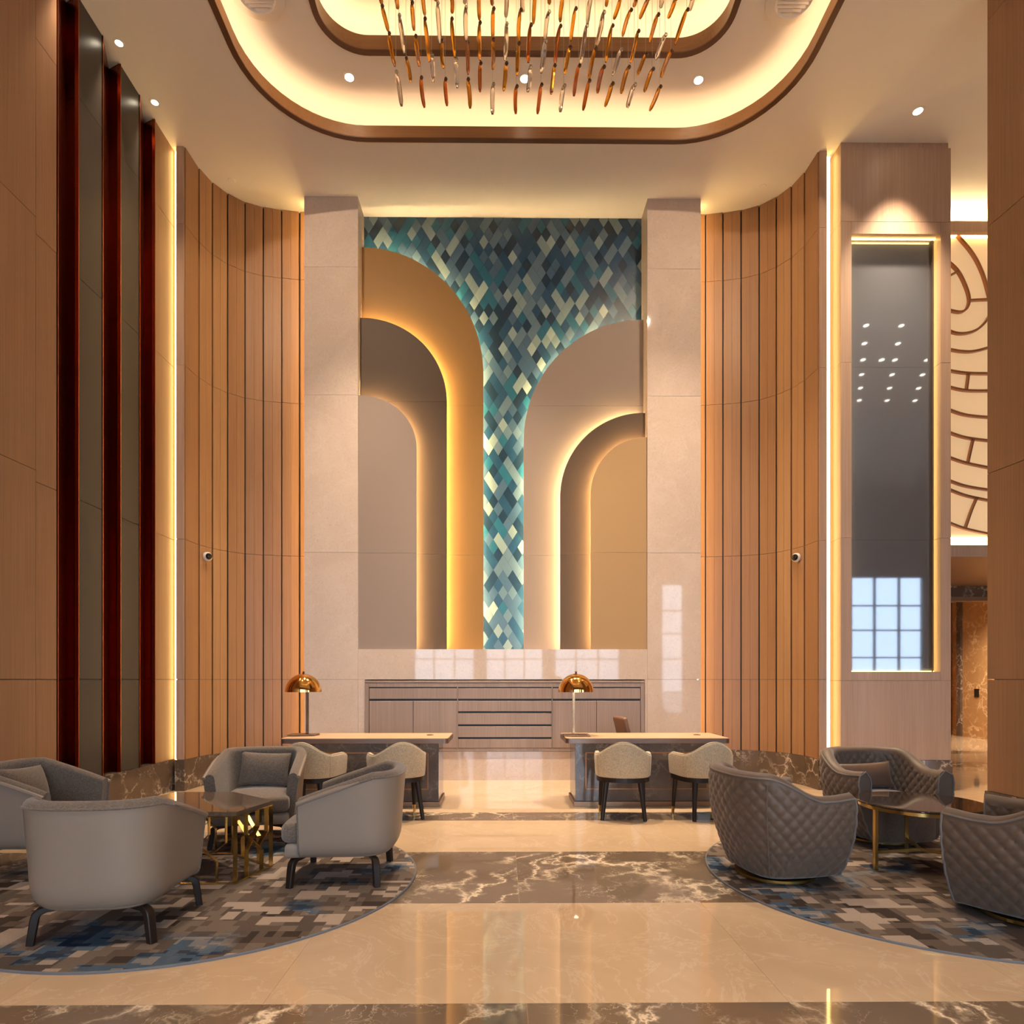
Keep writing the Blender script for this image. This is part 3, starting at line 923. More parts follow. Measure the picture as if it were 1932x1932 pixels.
for sh in tiles:
    (i0, j0), (i1, j1) = sh[0], sh[-1]
    x0, z0, x1, z1 = i0 * HA, j0 * HB, i1 * HA, j1 * HB
    if len(sh) == 1:
        poly = [(x0 - HA, z0), (x0, z0 - HB), (x0 + HA, z0), (x0, z0 + HB)]
    elif j1 > j0:
        poly = [(x0 - HA, z0), (x0, z0 - HB), (x1 + HA, z1), (x1, z1 + HB)]
    else:
        poly = [(x0 - HA, z0), (x1, z1 - HB), (x1 + HA, z1), (x0, z0 + HB)]
    cx, cz = sum(p[0] for p in poly) / 4, sum(p[1] for p in poly) / 4
    k = 0.985
    poly = [(cx + (p[0] - cx) * k, cz + (p[1] - cz) * k) for p in poly]
    ci = rt.choices(range(7), WTS)[0]
    info.append((poly, cx, cz, ci, len(sh), j1 - j0))
info.sort(key=lambda a: -a[4] + (2 if abs(a[1]) > 2.05 else 0))
stuff = MB()
stuff_by = {}
for idx, (poly, cx, cz, ci, L, dj) in enumerate(info):
    cl = clip_rect(poly)
    if len(cl) < 3: continue
    if idx < 298:
        whole = len(cl) == 4 and all(abs(a[0] - b[0]) + abs(a[1] - b[1]) < 1e-6 for a, b in zip(cl, poly))
        key = (ci, L, dj)
        if whole and key in shared:
            me = shared[key]
        else:
            me = MB().prism([(p[0] - cx, p[1] - cz) for p in cl], -0.006, 0.0, M=RX).mesh('diamond_tile', M['tiles'][ci])
            if whole: shared[key] = me
        o = link('diamond_tile', me, mos, (cx, YM + rt.uniform(-0.001, 0.001), cz))
    else:
        stuff_by.setdefault(ci, MB()).prism(cl, YM - 0.006, YM, M=RX)
# the remaining tiles: one part, several glazes
if stuff_by:
    allm = MB(); mats_i = []
    for ci, m in stuff_by.items():
        allm.add(m.v, m.f); mats_i += [ci] * len(m.f)
    me = bpy.data.meshes.new('small_diamond_tiles')
    me.from_pydata(allm.v, [], allm.f)
    for m in M['tiles']: me.materials.append(m)
    me.polygons.foreach_set('material_index', mats_i)
    bm = bmesh.new(); bm.from_mesh(me); bmesh.ops.recalc_face_normals(bm, faces=bm.faces); bm.to_mesh(me); bm.free()
    o = link('small_diamond_tiles', me, mos)
    o['kind'] = 'stuff'

# ------------------------------------------------------------------ built-in cabinet below the artwork
cab = empty('wall_cabinet', (0.03, YP, 0.434))
tag(cab, 'long taupe wood wall cabinet with drawers and doors below the artwork', 'cabinet')
CW0, CW1, CZ0, CZ1 = -2.075, 2.075, 0.0, 1.048
YF = -0.02
MB().box(CW0, CW1, YF + 0.03, 0.40, CZ0, CZ1 - 0.03).build('carcass', M['black'], cab)
MB().box(CW0, CW1, YF - 0.005, 0.40, CZ1 - 0.028, CZ1, 0.003).build('top_board', M['cab_wood'], cab)
MB().box(CW0, CW0 + 0.055, YF, YF + 0.03, 0.0, CZ1 - 0.03).build('side_board', M['cab_wood'], cab)
MB().box(CW1 - 0.055, CW1, YF, YF + 0.03, 0.0, CZ1 - 0.03).build('side_board', M['cab_wood'], cab)
MB().box(CW0 + 0.056, CW1 - 0.056, YF, YF + 0.03, 0.0, 0.045).build('bottom_rail', M['cab_wood'], cab)
MB().box(CW0 + 0.056, CW1 - 0.056, YF, YF + 0.03, 0.955, CZ1 - 0.031).build('top_rail', M['cab_wood'], cab)
SX = [CW0 + 0.06, -0.705, 0.700, CW1 - 0.06]
hs = [0.945, 0.757, 0.572, 0.378, 0.188]     # heights of the finger gaps' undersides
gap = 0.022
fy0, fy1 = YF - 0.004, YF + 0.02
def front(nm, x0, x1, z0, z1):
    return MB().box(x0 + 0.003, x1 - 0.003, fy0, fy1, z0, z1, 0.002).build(nm, M['cab_wood'], cab)
for a, b in ((SX[0], SX[1] - 0.006), (SX[2] + 0.006, SX[3])):
    front('drawer', a, b, hs[1] + gap - 0.0, hs[0] - gap + 0.012)
    mid = (a + b) / 2
    front('door', a, mid, 0.05, hs[1] - 0.008)
    front('door', mid, b, 0.05, hs[1] - 0.008)
tops = [hs[0] - 0.01, hs[1] - 0.008, hs[2] - 0.008, hs[3] - 0.008, hs[4] - 0.008]
bots = [hs[1] + gap, hs[2] + gap, hs[3] + gap, hs[4] + gap, 0.05]
for z1, z0 in zip(tops, bots):
    front('drawer', SX[1] + 0.006, SX[2] - 0.006, z0, z1)
MB().box(SX[1] - 0.006, SX[1] + 0.006, YF, YF + 0.02, 0.045, 0.955).build('divider', M['cab_wood'], cab)
MB().box(SX[2] - 0.006, SX[2] + 0.006, YF, YF + 0.02, 0.045, 0.955).build('divider', M['cab_wood'], cab)

# ------------------------------------------------------------------ desks
def desk(x0, x1, flip, label):
    cx = (x0 + x1) / 2
    d = empty('reception_desk', (cx, 7.95, 0))
    tag(d, label, 'desk', 'reception desks')
    hw = (x1 - x0) / 2
    R = rrect(-hw, hw, -0.40, 0.38, 0.05, 5)
    MB().prism(R, 0.752, 0.806).build('top_edge', M['desk_edge'], d)
    MB().prism(rrect(-hw + 0.006, hw - 0.006, -0.394, 0.374, 0.05, 5), 0.8062, 0.812).build('desk_top', M['desk_wood'], d)
    bw_ = hw - 0.12
    MB().box(-bw_, bw_, -0.31, 0.28, 0.06, 0.7515, 0.003).build('pedestal', M['desk_marble'], d)
    MB().box(-bw_ - 0.015, bw_ + 0.015, -0.33, 0.30, 0.002, 0.058).build('plinth', M['bronze'], d)
    # inlaid metal frame on the front
    fx0, fx1, fz0, fz1 = -bw_ + 0.12, bw_ - 0.12, 0.20, 0.64
    m = MB()
    for a, b, c, e in ((fx0, fx1, fz0, fz0 + 0.012), (fx0, fx1, fz1 - 0.012, fz1), (fx0, fx0 + 0.012, fz0, fz1), (fx1 - 0.012, fx1, fz0, fz1)):
        m.box(a, b, -0.3135, -0.309, c, e)
    m.build('inlay_frame', M['deco_rib'], d)
    gx = hw - 0.26
    MB().lathe([(0.0, 0.812), (0.045, 0.812), (0.045, 0.817), (0.036, 0.819), (0.0, 0.819)], 20, M=T(gx, 0.05)).build('cable_grommet', M['bronze'], d)
    MB().box(gx - 0.022, gx + 0.022, 0.038, 0.062, 0.819, 0.8205).build('socket', M['black'], d)
    return d
desk(-2.600, -0.640, 1, 'wood topped marble reception desk beside the curved wall behind the tub armchairs')
desk(0.735, 2.665, 1, 'wood topped marble reception desk with brown office chair behind it')

# ------------------------------------------------------------------ table lamps
def lamp(x, y, dx, label):
    l = empty('table_lamp', (x, y, 0.812))
    tag(l, label, 'lamp', 'gold dome lamps on the desks')
    MB().box(-0.165, 0.165, -0.12, 0.12, 0.001, 0.016, 0.004).build('base', M['bronze'], l)
    MB().box(dx - 0.016, dx + 0.016, -0.012, 0.012, 0.016, 0.70, 0.002).build('pole', M['pole'], l)
    R_, h0, H = 0.218, 0.535, 0.225
    prof = [(R_ * cos(a), h0 + H * sin(a)) for a in [pi / 2 * k / 14 for k in range(15)]]
    inner = [((R_ - 0.006) * cos(a), h0 + (H - 0.006) * sin(a)) for a in [pi / 2 * k / 14 for k in range(14, -1, -1)]]
    sh = MB().lathe(prof[:-1] + [(0.0005, h0 + H)] + [(0.0005, h0 + H - 0.006)] + inner[1:] + [prof[0]], 40, cap=False).build('shade', M['gold'], l)
    MB().lathe([(0.0, h0 + H), (0.014, h0 + H), (0.010, h0 + H + 0.012), (0.016, h0 + H + 0.022), (0.0, h0 + H + 0.032)], 16).build('finial', M['bronze'], sh)
    MB().lathe([(0.0, h0 + 0.05), (0.03, h0 + 0.07), (0.036, h0 + 0.10), (0.02, h0 + 0.135), (0.0, h0 + 0.14)], 16).build('bulb', emit_mat('bulb', (1.0, 0.75, 0.42), 9.0), l)
    return l
lamp(-2.46, 8.0, 0.045, 'gold dome table lamp on the desk behind the tub armchairs')
lamp(0.895, 7.93, -0.028, 'gold dome table lamp on the desk in front of the cabinet doors')

# ------------------------------------------------------------------ upholstered shells
def resample(pts, n):
    d = [0.0]
    for a, b in zip(pts[:-1], pts[1:]): d.append(d[-1] + hypot(b[0] - a[0], b[1] - a[1]))
    out, j = [], 0
    for k in range(n):
        s = d[-1] * k / (n - 1)
        while j < len(d) - 2 and d[j + 1] < s: j += 1
        t = (s - d[j]) / max(1e-9, d[j + 1] - d[j])
        out.append((pts[j][0] + t * (pts[j + 1][0] - pts[j][0]), pts[j][1] + t * (pts[j + 1][1] - pts[j][1])))
    return out, d[-1]

def u_plan(hw, yf, ym, yb, ex=2.5, pinch=0.0, n=120):
    """open U seen from above: arms start at y=yf (front), back bow reaches y=yb; local front is -Y"""
    pts = []
    for k in range(20):
        t = k / 20
        y = yf + (ym - yf) * t
        pts.append((-(hw - pinch * (1 - t) ** 2), y))
    for k in range(61):
        a = pi * k / 60
        c, s = -cos(a), sin(a)
        x = hw * math.copysign(abs(c) ** (2 / ex), c)
        y = ym + (yb - ym) * abs(s) ** (2 / ex)
        pts.append((x, y))
    for k in range(19, -1, -1):
        t = k / 20
        y = yf + (ym - yf) * t
        pts.append((hw - pinch * (1 - t) ** 2, y))
    pts, L = resample(pts, n)
    nr = []
    for i in range(n):
        a, b = pts[max(0, i - 1)], pts[min(n - 1, i + 1)]
        tx, ty = b[0] - a[0], b[1] - a[1]
        l = hypot(tx, ty)
        nr.append((-ty / l, tx / l))
    return pts, nr, L

def shell_rows(plan, topz, z0, prof_out, th, zin, rim_n=7, n_in=8, quilt=None, lean_in=0.0):
    """rows[i] = vertices of column i: outer bottom->top, rim, inner top->down"""
    pts, nr, L = plan
    rows, split, rim_out = [], None, None
    n = len(pts)
    for i in range(n):
        (px, py), (nx, ny) = pts[i], nr[i]
        zt = topz(px, py, i / (n - 1))
        col = []
        def put(off, z, q=0.0):
            o = off + q
            col.append((px + nx * o, py + ny * o, z))
        hgt = zt - z0
        r = th / 2
        for f, off in prof_out:
            z = z0 + f * (hgt - r)
            q = quilt(i / (n - 1) * L, z, 1) if quilt and 0.03 < f < 0.99 else 0.0
            put(off, z, q)
        split = len(col)
        top_off = prof_out[-1][1]
        for k in range(1, rim_n):
            a = pi * k / rim_n
            put(top_off - r + r * cos(a), zt - r + r * sin(a))
        rim_end = len(col)
        for k in range(n_in + 1):
            f = k / n_in
            z = (zt - r) + (zin - (zt - r)) * f
            q = quilt(i / (n - 1) * L, z, -1) if quilt and 0 < k else 0.0
            put(top_off - th - lean_in * f, z, -q if quilt else 0.0)
        rows.append(col)
    return rows, split, rim_end

def sub(rows, a, b):
    return [r[a:b] for r in rows]

def cap(m, row):
    m.add(row, [tuple(range(len(row)))], False)

def poly_inset(plan, d, yfront=None):
    pts, nr, L = plan
    return [(p[0] - q[0] * d, p[1] - q[1] * d) for p, q in zip(pts, nr)]

def soft_block(poly, z0, z1, r, n=4, crown=0.0):
    """block with rounded top and bottom edges over any outline"""
    cx = sum(p[0] for p in poly) / len(poly); cy_ = sum(p[1] for p in poly) / len(poly)
    # outline normals
    k = len(poly); nrm = []
    for i in range(k):
        a, b = poly[i - 1], poly[(i + 1) % k]
        tx, ty = b[0] - a[0], b[1] - a[1]; l = hypot(tx, ty) or 1
        nx, ny = ty / l, -tx / l
        if nx * (poly[i][0] - cx) + ny * (poly[i][1] - cy_) < 0: nx, ny = -nx, -ny
        nrm.append((nx, ny))
    lay = []
    for q in range(n + 1):
        a = pi / 2 * q / n
        lay.append((r * (1 - sin(a)), z0 + r * (1 - cos(a))))
    for q in range(n + 1):
        a = pi / 2 * q / n
        lay.append((r * (1 - cos(a)), z1 - r + r * sin(a)))
    m = MB()
    cols = [[(p[0] - nv[0] * o, p[1] - nv[1] * o, z) for o, z in lay] for p, nv in zip(poly, nrm)]
    m.grid(cols, True, True)
    m.add([c[0] for c in cols], [tuple(range(k))[::-1]], True)
    # crowned top
    top = [c[-1] for c in cols]
    rings = [top] + [[(cx + (p[0] - cx) * f, cy_ + (p[1] - cy_) * f, p[2] + crown * (1 - f * f)) for p in top] for f in (0.85, 0.6, 0.3)]
    m.grid([[rg[i] for rg in rings] for i in range(k)], True, True)
    m.add(rings[-1], [tuple(range(k))], True)
    return m

def cushion_mesh(w, h, t, mt, n=20):
    m = MB()
    for sg in (-1, 1):
        rows = []
        for i in range(n + 1):
            u = -1 + 2 * i / n
            col = []
            for j in range(n + 1):
                v = -1 + 2 * j / n
                prof = (max(0, 1 - u * u) ** 0.42) * (max(0, 1 - v * v) ** 0.42)
                pin = 1 - 0.055 * (1 - v * v) ** 1 * abs(u) ** 4
                pin2 = 1 - 0.075 * (1 - u * u) ** 1 * abs(v) ** 4
                wr = 0.004 * sin(9 * u + 3 * v) * prof
                col.append((u * w / 2 * pin, sg * (t / 2 * prof + wr * (sg > 0)), v * h / 2 * pin2))
            rows.append(col)
        m.grid(rows, True)
    return m.mesh('cushion', mt)

# ------------------------------------------------------------------ leather tub armchairs (local front -Y)
def make_tub():
    t = empty('tub_armchair')
    plan = u_plan(0.376, -0.235, 0.12, 0.445, 2.9, 0.0, 110)
    def topz(x, y, s):
        f = max(0.0, min(1.0, (y + 0.235) / 0.52))
        return 0.645 + 0.180 * (f ** 0.92)
    po = [(0.0, -0.105), (0.02, -0.070), (0.05, -0.046), (0.10, -0.026), (0.17, -0.013), (0.28, -0.006), (0.45, -0.001), (0.7, 0.010), (0.9, 0.019), (1.0, 0.023)]
    rows, sp, re_ = shell_rows(plan, topz, 0.205, po, 0.085, 0.36, lean_in=0.03)
    m = MB(); m.grid(sub(rows, 0, sp), True)
    m.build('outer_shell', M['leather'], t)
    m = MB(); m.grid(sub(rows, sp - 1, len(rows[0])), True)
    cap(m, rows[0]); cap(m, rows[-1])
    inn = m.build('inner_upholstery', M['grey_fabric'], t)
    # piping along the outer rim and down the arm fronts
    pp_ = [r[sp - 1] for r in rows]
    fr0 = [(v[0], v[1] - 0.004, v[2]) for v in rows[0][2:sp]]
    fr1 = [(v[0], v[1] - 0.004, v[2]) for v in rows[-1][2:sp]]
    MB().tube([(v[0], v[1], v[2] + 0.002) for v in pp_], 0.0075, 6).build('piping', M['grey_fabric'], inn)
    MB().tube(fr0, 0.006, 6).build('piping', M['grey_fabric'], inn)
    MB().tube(fr1, 0.006, 6).build('piping', M['grey_fabric'], inn)
    # overhanging lips on the front halves of the arms
    for sg in (0, 1):
        seg = [r for r in (rows[:26] if sg == 0 else rows[-26:])]
        path = [(r[sp - 1][0] * 1.012, r[sp - 1][1] - 0.004, r[sp - 1][2] + 0.006) for r in seg]
        k = len(path)
        MB().tube(path, 0.017, 8, scale=[0.35 + 0.65 * smooth01((i if sg else k - 1 - i) / 9) for i in range(k)]).build('arm_lip', M['leather'], inn)
    # body under the seat
    pl = poly_inset(plan, 0.055)
    pl = [p for p in pl if p[1] > -0.24]
    front_pts = [(0.335, -0.30), (0.325, -0.345), (0.20, -0.358), (0.0, -0.363), (-0.20, -0.358), (-0.325, -0.345), (-0.335, -0.30)]
    outline = [p for p in pl] + front_pts
    soft_block(outline, 0.205, 0.315, 0.035).build('seat_base', M['leather'], t)
    ins = [(p[0] * 0.82, p[1] * 0.84) for p in pl if p[1] > -0.21]
    cu = ins + [(0.275, -0.20), (0.285, -0.245), (0.335, -0.262), (0.338, -0.345), (0.30, -0.375), (0.17, -0.388), (0.0, -0.392), (-0.17, -0.388), (-0.30, -0.375), (-0.338, -0.345), (-0.335, -0.262), (-0.285, -0.245), (-0.275, -0.20)]
    soft_block(cu, 0.318, 0.455, 0.04, crown=0.02).build('seat_cushion', M['grey_fabric'], t)
    for sx in (-1, 1):
        for sy in (-1, 1):
            x, y = sx * 0.315, (-0.30 if sy < 0 else 0.30)
            dirx, diry = -sx * 0.75, -sy * 0.35
            path = [(x + dirx * 0.22, y + diry * 0.22, 0.192), (x + dirx * 0.07, y + diry * 0.07, 0.190), (x + dirx * 0.030, y + diry * 0.030, 0.183),
                    (x + dirx * 0.008, y + diry * 0.008, 0.165), (x, y, 0.14), (x + sx * 0.008, y + sy * 0.005, 0.08), (x + sx * 0.018, y + sy * 0.010, 0.003), (x + sx * 0.018, y + sy * 0.010, 0.002)]
            sec = [(-0.030, -0.020), (-0.024, -0.026), (0.024, -0.026), (0.030, -0.020), (0.030, 0.020), (0.024, 0.026), (-0.024, 0.026), (-0.030, 0.020)]
            MB().sweep(path, sec, [0.5, 0.62, 0.78, 0.84, 0.84, 0.80, 0.74, 0.74], smooth=True).build('leg', M['dark_wood'], t)
    return t
tub0 = make_tub()
RUGT = 0.013
TUBS = [
    (-2.325, 3.965, pi + radians(2), 'taupe leather tub armchair seen square from behind at the rug front', 1),
    (-1.225, 4.965, -pi / 2 + radians(2), 'taupe leather tub armchair seen side-on beside the dark floor band', 0),
    (-2.275, 6.02, radians(8), 'grey lined tub armchair facing the viewer below the lamp', 1),
    (-3.63, 5.20, pi / 2, 'taupe tub armchair cut off by the picture edge next to copper wall', 1),
]
cush_me = cushion_mesh(0.46, 0.325, 0.15, M['grey_fabric'])
for i, (x, y, rz, lab, cu) in enumerate(TUBS):
    o = tub0 if i == 0 else copy_tree(tub0)
    o.location = (x, y, RUGT)
    o.rotation_euler = (0, 0, rz)
    tag(o, lab, 'armchair', 'leather tub armchairs')
    if cu and i != 0:
        loc = Matrix.Translation((x, y, RUGT)) @ Matrix.Rotation(rz, 4, 'Z') @ Vector((0.02, 0.20, 0.630))
        c = link('cushion', cush_me, None, loc)
        c.rotation_euler = (radians(-17), radians(3), rz)
        tag(c, 'small grey woven cushion in the tub armchair %s' % ('facing the viewer' if i == 2 else 'at the picture edge'), 'cushion', 'grey cushions on tub armchairs')

# ------------------------------------------------------------------ quilted barrel chairs (local front -Y)
def make_barrel():
    t = empty('barrel_chair')
    plan = u_plan(0.475, -0.36, 0.02, 0.44, 2.5, 0.035, 230)
    def topz(x, y, s):
        f = smooth01((y + 0.12) / 0.42)
        return 0.665 + 0.160 * f + 0.012 * smooth01((-y - 0.2) / 0.16)
    n_o = 70
    po = []
    for k in range(n_o + 1):
        f = k / n_o
        off = -0.155 * (1 - f) ** 1.7 - 0.05 * max(0, 1 - f / 0.06) ** 2
        off += 0.02 * sin(pi * f)
        po.append((f, off))
    cell = 0.068
    def quilt(s, z, side):
        a, b = s / cell, z / (cell * 1.08)
        p, q = (a + b) * 0.5 * 2 ** 0.5, (a - b) * 0.5 * 2 ** 0.5
        h = (abs(sin(pi * p)) * abs(sin(pi * q))) ** 0.42
        return 0.014 * (h - 0.5)
    rows, sp, re_ = shell_rows(plan, topz, 0.045, po, 0.115, 0.36, rim_n=9, n_in=34, quilt=quilt, lean_in=0.03)
    m = MB(); m.grid(sub(rows, 0, len(rows[0])), True)
    cap(m, rows[0]); cap(m, rows[-1])
    sh = m.build('quilted_shell', M['quilt'], t)
    # rim piping and seam lines
    r_ = sp - 1
    MB().tube([(v[0], v[1], v[2] + 0.004) for v in (r[r_ + 1] for r in rows)], 0.008, 6).build('piping', M['pipe_grey'], sh)
    for rw_ in (rows[0], rows[-1]):
        pts = [(v[0] * 1.002, v[1] - 0.003, v[2]) for v in rw_[3::4]]
        MB().tube(pts, 0.007, 6).build('piping', M['pipe_grey'], sh)
    for fr in (0.30, 0.70):
        rw_ = rows[int(fr * (len(rows) - 1))]
        c = rw_[:sp]
        pts = []
        for v in c[2::3]:
            l = hypot(v[0], v[1]) or 1
            pts.append((v[0] * (1 + 0.004 / l), v[1] * (1 + 0.004 / l), v[2]))
        MB().tube(pts, 0.006, 6).build('seam', M['quilt'], sh)
    # seat with bulging front
    ins = [(p[0] - q[0] * 0.17, p[1] - q[1] * 0.17) for p, q in zip(plan[0], plan[1])]
    body = [p for p in ins[::3] if p[1] > -0.30] + [(0.305, -0.33), (0.25, -0.375), (0.13, -0.405), (0, -0.415), (-0.13, -0.405), (-0.25, -0.375), (-0.305, -0.33)]
    soft_block(body, 0.05, 0.425, 0.045, crown=0.02).build('seat', M['quilt_seat'], t)
    MB().lathe([(0.0, 0.0), (0.28, 0.0), (0.29, 0.01), (0.29, 0.03), (0.24, 0.05), (0.0, 0.055)], 40).build('swivel_ring', M['brass'], t)
    return t
bar0 = make_barrel()
BARRELS = [
    (2.075, 4.93, radians(97), 'quilted brown barrel chair with its high back towards the reception desk'),
    (3.52, 6.02, radians(5), 'quilted brown barrel chair facing the viewer below the grey glass display'),
    (3.335, 4.04, radians(-142), 'quilted brown barrel chair cut off by the picture edge at the rug front'),
]
vel_me = cushion_mesh(0.56, 0.25, 0.14, M['velvet'])
for i, (x, y, rz, lab) in enumerate(BARRELS):
    o = bar0 if i == 0 else copy_tree(bar0)
    o.location = (x, y, RUGT)
    o.rotation_euler = (0, 0, rz)
    tag(o, lab, 'armchair', 'quilted barrel chairs')
    if i == 1:
        loc = Matrix.Translation((x, y, RUGT)) @ Matrix.Rotation(rz, 4, 'Z') @ Vector((-0.03, 0.17, 0.565))
        c = link('cushion', vel_me, None, loc)
        c.rotation_euler = (radians(-16), radians(-2), rz)
        tag(c, 'long satin brown velvet cushion in the quilted chair', 'cushion')

# ------------------------------------------------------------------ reception guest chairs (local front -Y)
def make_guest():
    t = empty('guest_chair')
    plan = u_plan(0.295, -0.22, 0.02, 0.27, 2.3, 0.012, 90)
    def topz(x, y, s):
        u = abs(s - 0.5) * 2
        return 0.705 + 0.135 * (1 - smooth01((u - 0.02) / 0.50)) - 0.03 * smooth01((u - 0.86) / 0.14)
    po = [(0.0, -0.012), (0.05, 0.0), (0.3, 0.006), (0.7, 0.010), (1.0, 0.012)]
    rows, sp, re_ = shell_rows(plan, topz, 0.455, po, 0.055, 0.47, lean_in=0.0)
    m = MB(); m.grid(rows, True)
    m.grid([[r[0], r[-1]] for r in rows], True)
    cap(m, rows[0]); cap(m, rows[-1])
    b = m.build('backrest', M['cream_fabric'], t)
    for fr in (0.27, 0.73):
        r = rows[int(fr * (len(rows) - 1))]
        MB().tube([(v[0] * 1.008, v[1] * 1.008, v[2]) for v in r[:sp]], 0.003, 5).build('seam', M['cream_fabric'], b)
    MB().tube([(v[0], v[1], v[2] + 0.002) for v in (r[sp + 1] for r in rows)], 0.004, 5).build('piping', M['cream_fabric'], b)
    ins = [(p[0] - q[0] * 0.060, p[1] - q[1] * 0.060) for p, q in zip(plan[0], plan[1])][::2]
    body = [p for p in ins if p[1] > -0.21] + [(0.22, -0.235), (0.12, -0.262), (0, -0.27), (-0.12, -0.262), (-0.22, -0.235)]
    soft_block(body, 0.456, 0.525, 0.025, crown=0.012).build('seat', M['cream_fabric'], t)
    rim = [(p[0] - q[0] * 0.012, p[1] - q[1] * 0.012) for p, q in zip(plan[0], plan[1])][::2]
    rimo = rim + [(0.24, -0.235), (0.12, -0.255), (0, -0.26), (-0.12, -0.255), (-0.24, -0.235)]
    MB().prism(rimo, 0.405, 0.4545).build('seat_frame', M['dark_wood'], t)
    sec = [(cos(2 * pi * k / 10), sin(2 * pi * k / 10)) for k in range(10)]
    for sx in (-1, 1):
        p0, p1 = (sx * 0.180, 0.175, 0.404), (sx * 0.225, 0.235, 0.004)
        MB().sweep([p0, p1], [(a * 0.032, b * 0.032) for a, b in sec], [1.0, 0.62]).build('leg', M['dark_wood'], t)
        p0, p1 = Vector((sx * 0.225, -0.185, 0.404)), Vector((sx * 0.245, -0.215, 0.003))
        lg = MB().sweep([p0, p0.lerp(p1, 0.80)], [(a * 0.029, b * 0.029) for a, b in sec], [1.0, 0.68]).build('leg', M['dark_wood'], t)
        MB().sweep([p0.lerp(p1, 0.801), p1], [(a * 0.029, b * 0.029) for a, b in sec], [0.70, 0.52]).build('brass_tip', M['brass'], lg)
    return t
g0 = make_guest()
GUESTS = [
    (-2.07, 7.07, pi + radians(-13), 'oat fabric guest chair half hidden behind the grey lined tub armchair'),
    (-1.155, 7.07, pi + radians(22), 'oat fabric guest chair behind the side-on tub armchair, at the desk end'),
    (1.310, 7.07, pi + radians(-8), 'oat fabric guest chair seen square from behind, below the lamp desk'),
    (2.185, 7.07, pi + radians(12), 'oat fabric guest chair partly behind the quilted chair, at desk end'),
]
for i, (x, y, rz, lab) in enumerate(GUESTS):
    o = g0 if i == 0 else copy_tree(g0)
    o.location = (x, y, 0.0)
    o.rotation_euler = (0, 0, rz)
    tag(o, lab, 'chair', 'guest chairs at the reception desks')

# ------------------------------------------------------------------ office chair behind the desk
oc = empty('office_chair', (1.90, 8.82, 0), radians(99))
tag(oc, 'brown leather office chair whose slanted back peeks over the desk', 'office chair')
soft_block(rrect(-0.24, 0.24, -0.24, 0.22, 0.07, 5), 0.44, 0.52, 0.03, crown=0.01).build('seat', M['brown_leather'], oc)
mb = MB()
bk = soft_block(rrect(-0.22, 0.22, -0.035, 0.035, 0.03, 5), 0.0, 0.50, 0.03)
mb.add(bk.v, bk.f, True, T(0, 0.20, 0.51, 0, radians(-14)))
mb.build('backrest', M['brown_leather'], oc)
MB().bar((0, 0.20, 0.47), (0, 0.27, 0.56), 0.06, 0.012, up=Vector((0, 1, 0))).build('back_bracket', M['chrome'], oc)
MB().lathe([(0.045, 0.10), (0.045, 0.30), (0.025, 0.31), (0.025, 0.439)], 16).build('gas_column', M['chrome'], oc)
for k in range(5):
    a = 2 * pi * k / 5
    MB().bar((0.03 * cos(a), 0.03 * sin(a), 0.12), (0.27 * cos(a), 0.27 * sin(a), 0.075), 0.045, 0.025).build('foot', M['chrome'], oc)
    MB().lathe([(0.0, -0.012), (0.028, -0.012), (0.030, 0.0), (0.028, 0.012), (0.0, 0.012)], 16, M=T(0.27 * cos(a), 0.27 * sin(a), 0.0305, a, radians(90))).build('caster', M['black'], oc)

# ------------------------------------------------------------------ rugs
def rug(x, y, r, seed, label):
    m = MB()
    n = 96
    e = empty('round_rug', (x, y, 0)); tag(e, label, 'rug', 'round patterned rugs')
    m.lathe([(0.0, 0.001), (r - 0.012, 0.001), (r - 0.012, 0.0115), (0.0, 0.0125)], n, smooth=False)
    m.build('pile', rug_mat('rug_pile_%s' % ('one' if seed < 2 else 'two'), seed), e)
    MB().lathe([(r - 0.012, 0.001), (r, 0.001), (r, 0.010), (r - 0.004, 0.013), (r - 0.012, 0.0115)], n).build('binding', mat('rug_binding', (0.13, 0.14, 0.16), 0.8), e)
rug(-2.235, 4.87, 1.57, 1.3, 'round rug of grey, cream and blue blocks under the tub armchairs')
rug(3.20, 4.90, 1.59, 2.6, 'round rug of grey, cream and blue blocks under the quilted chairs')

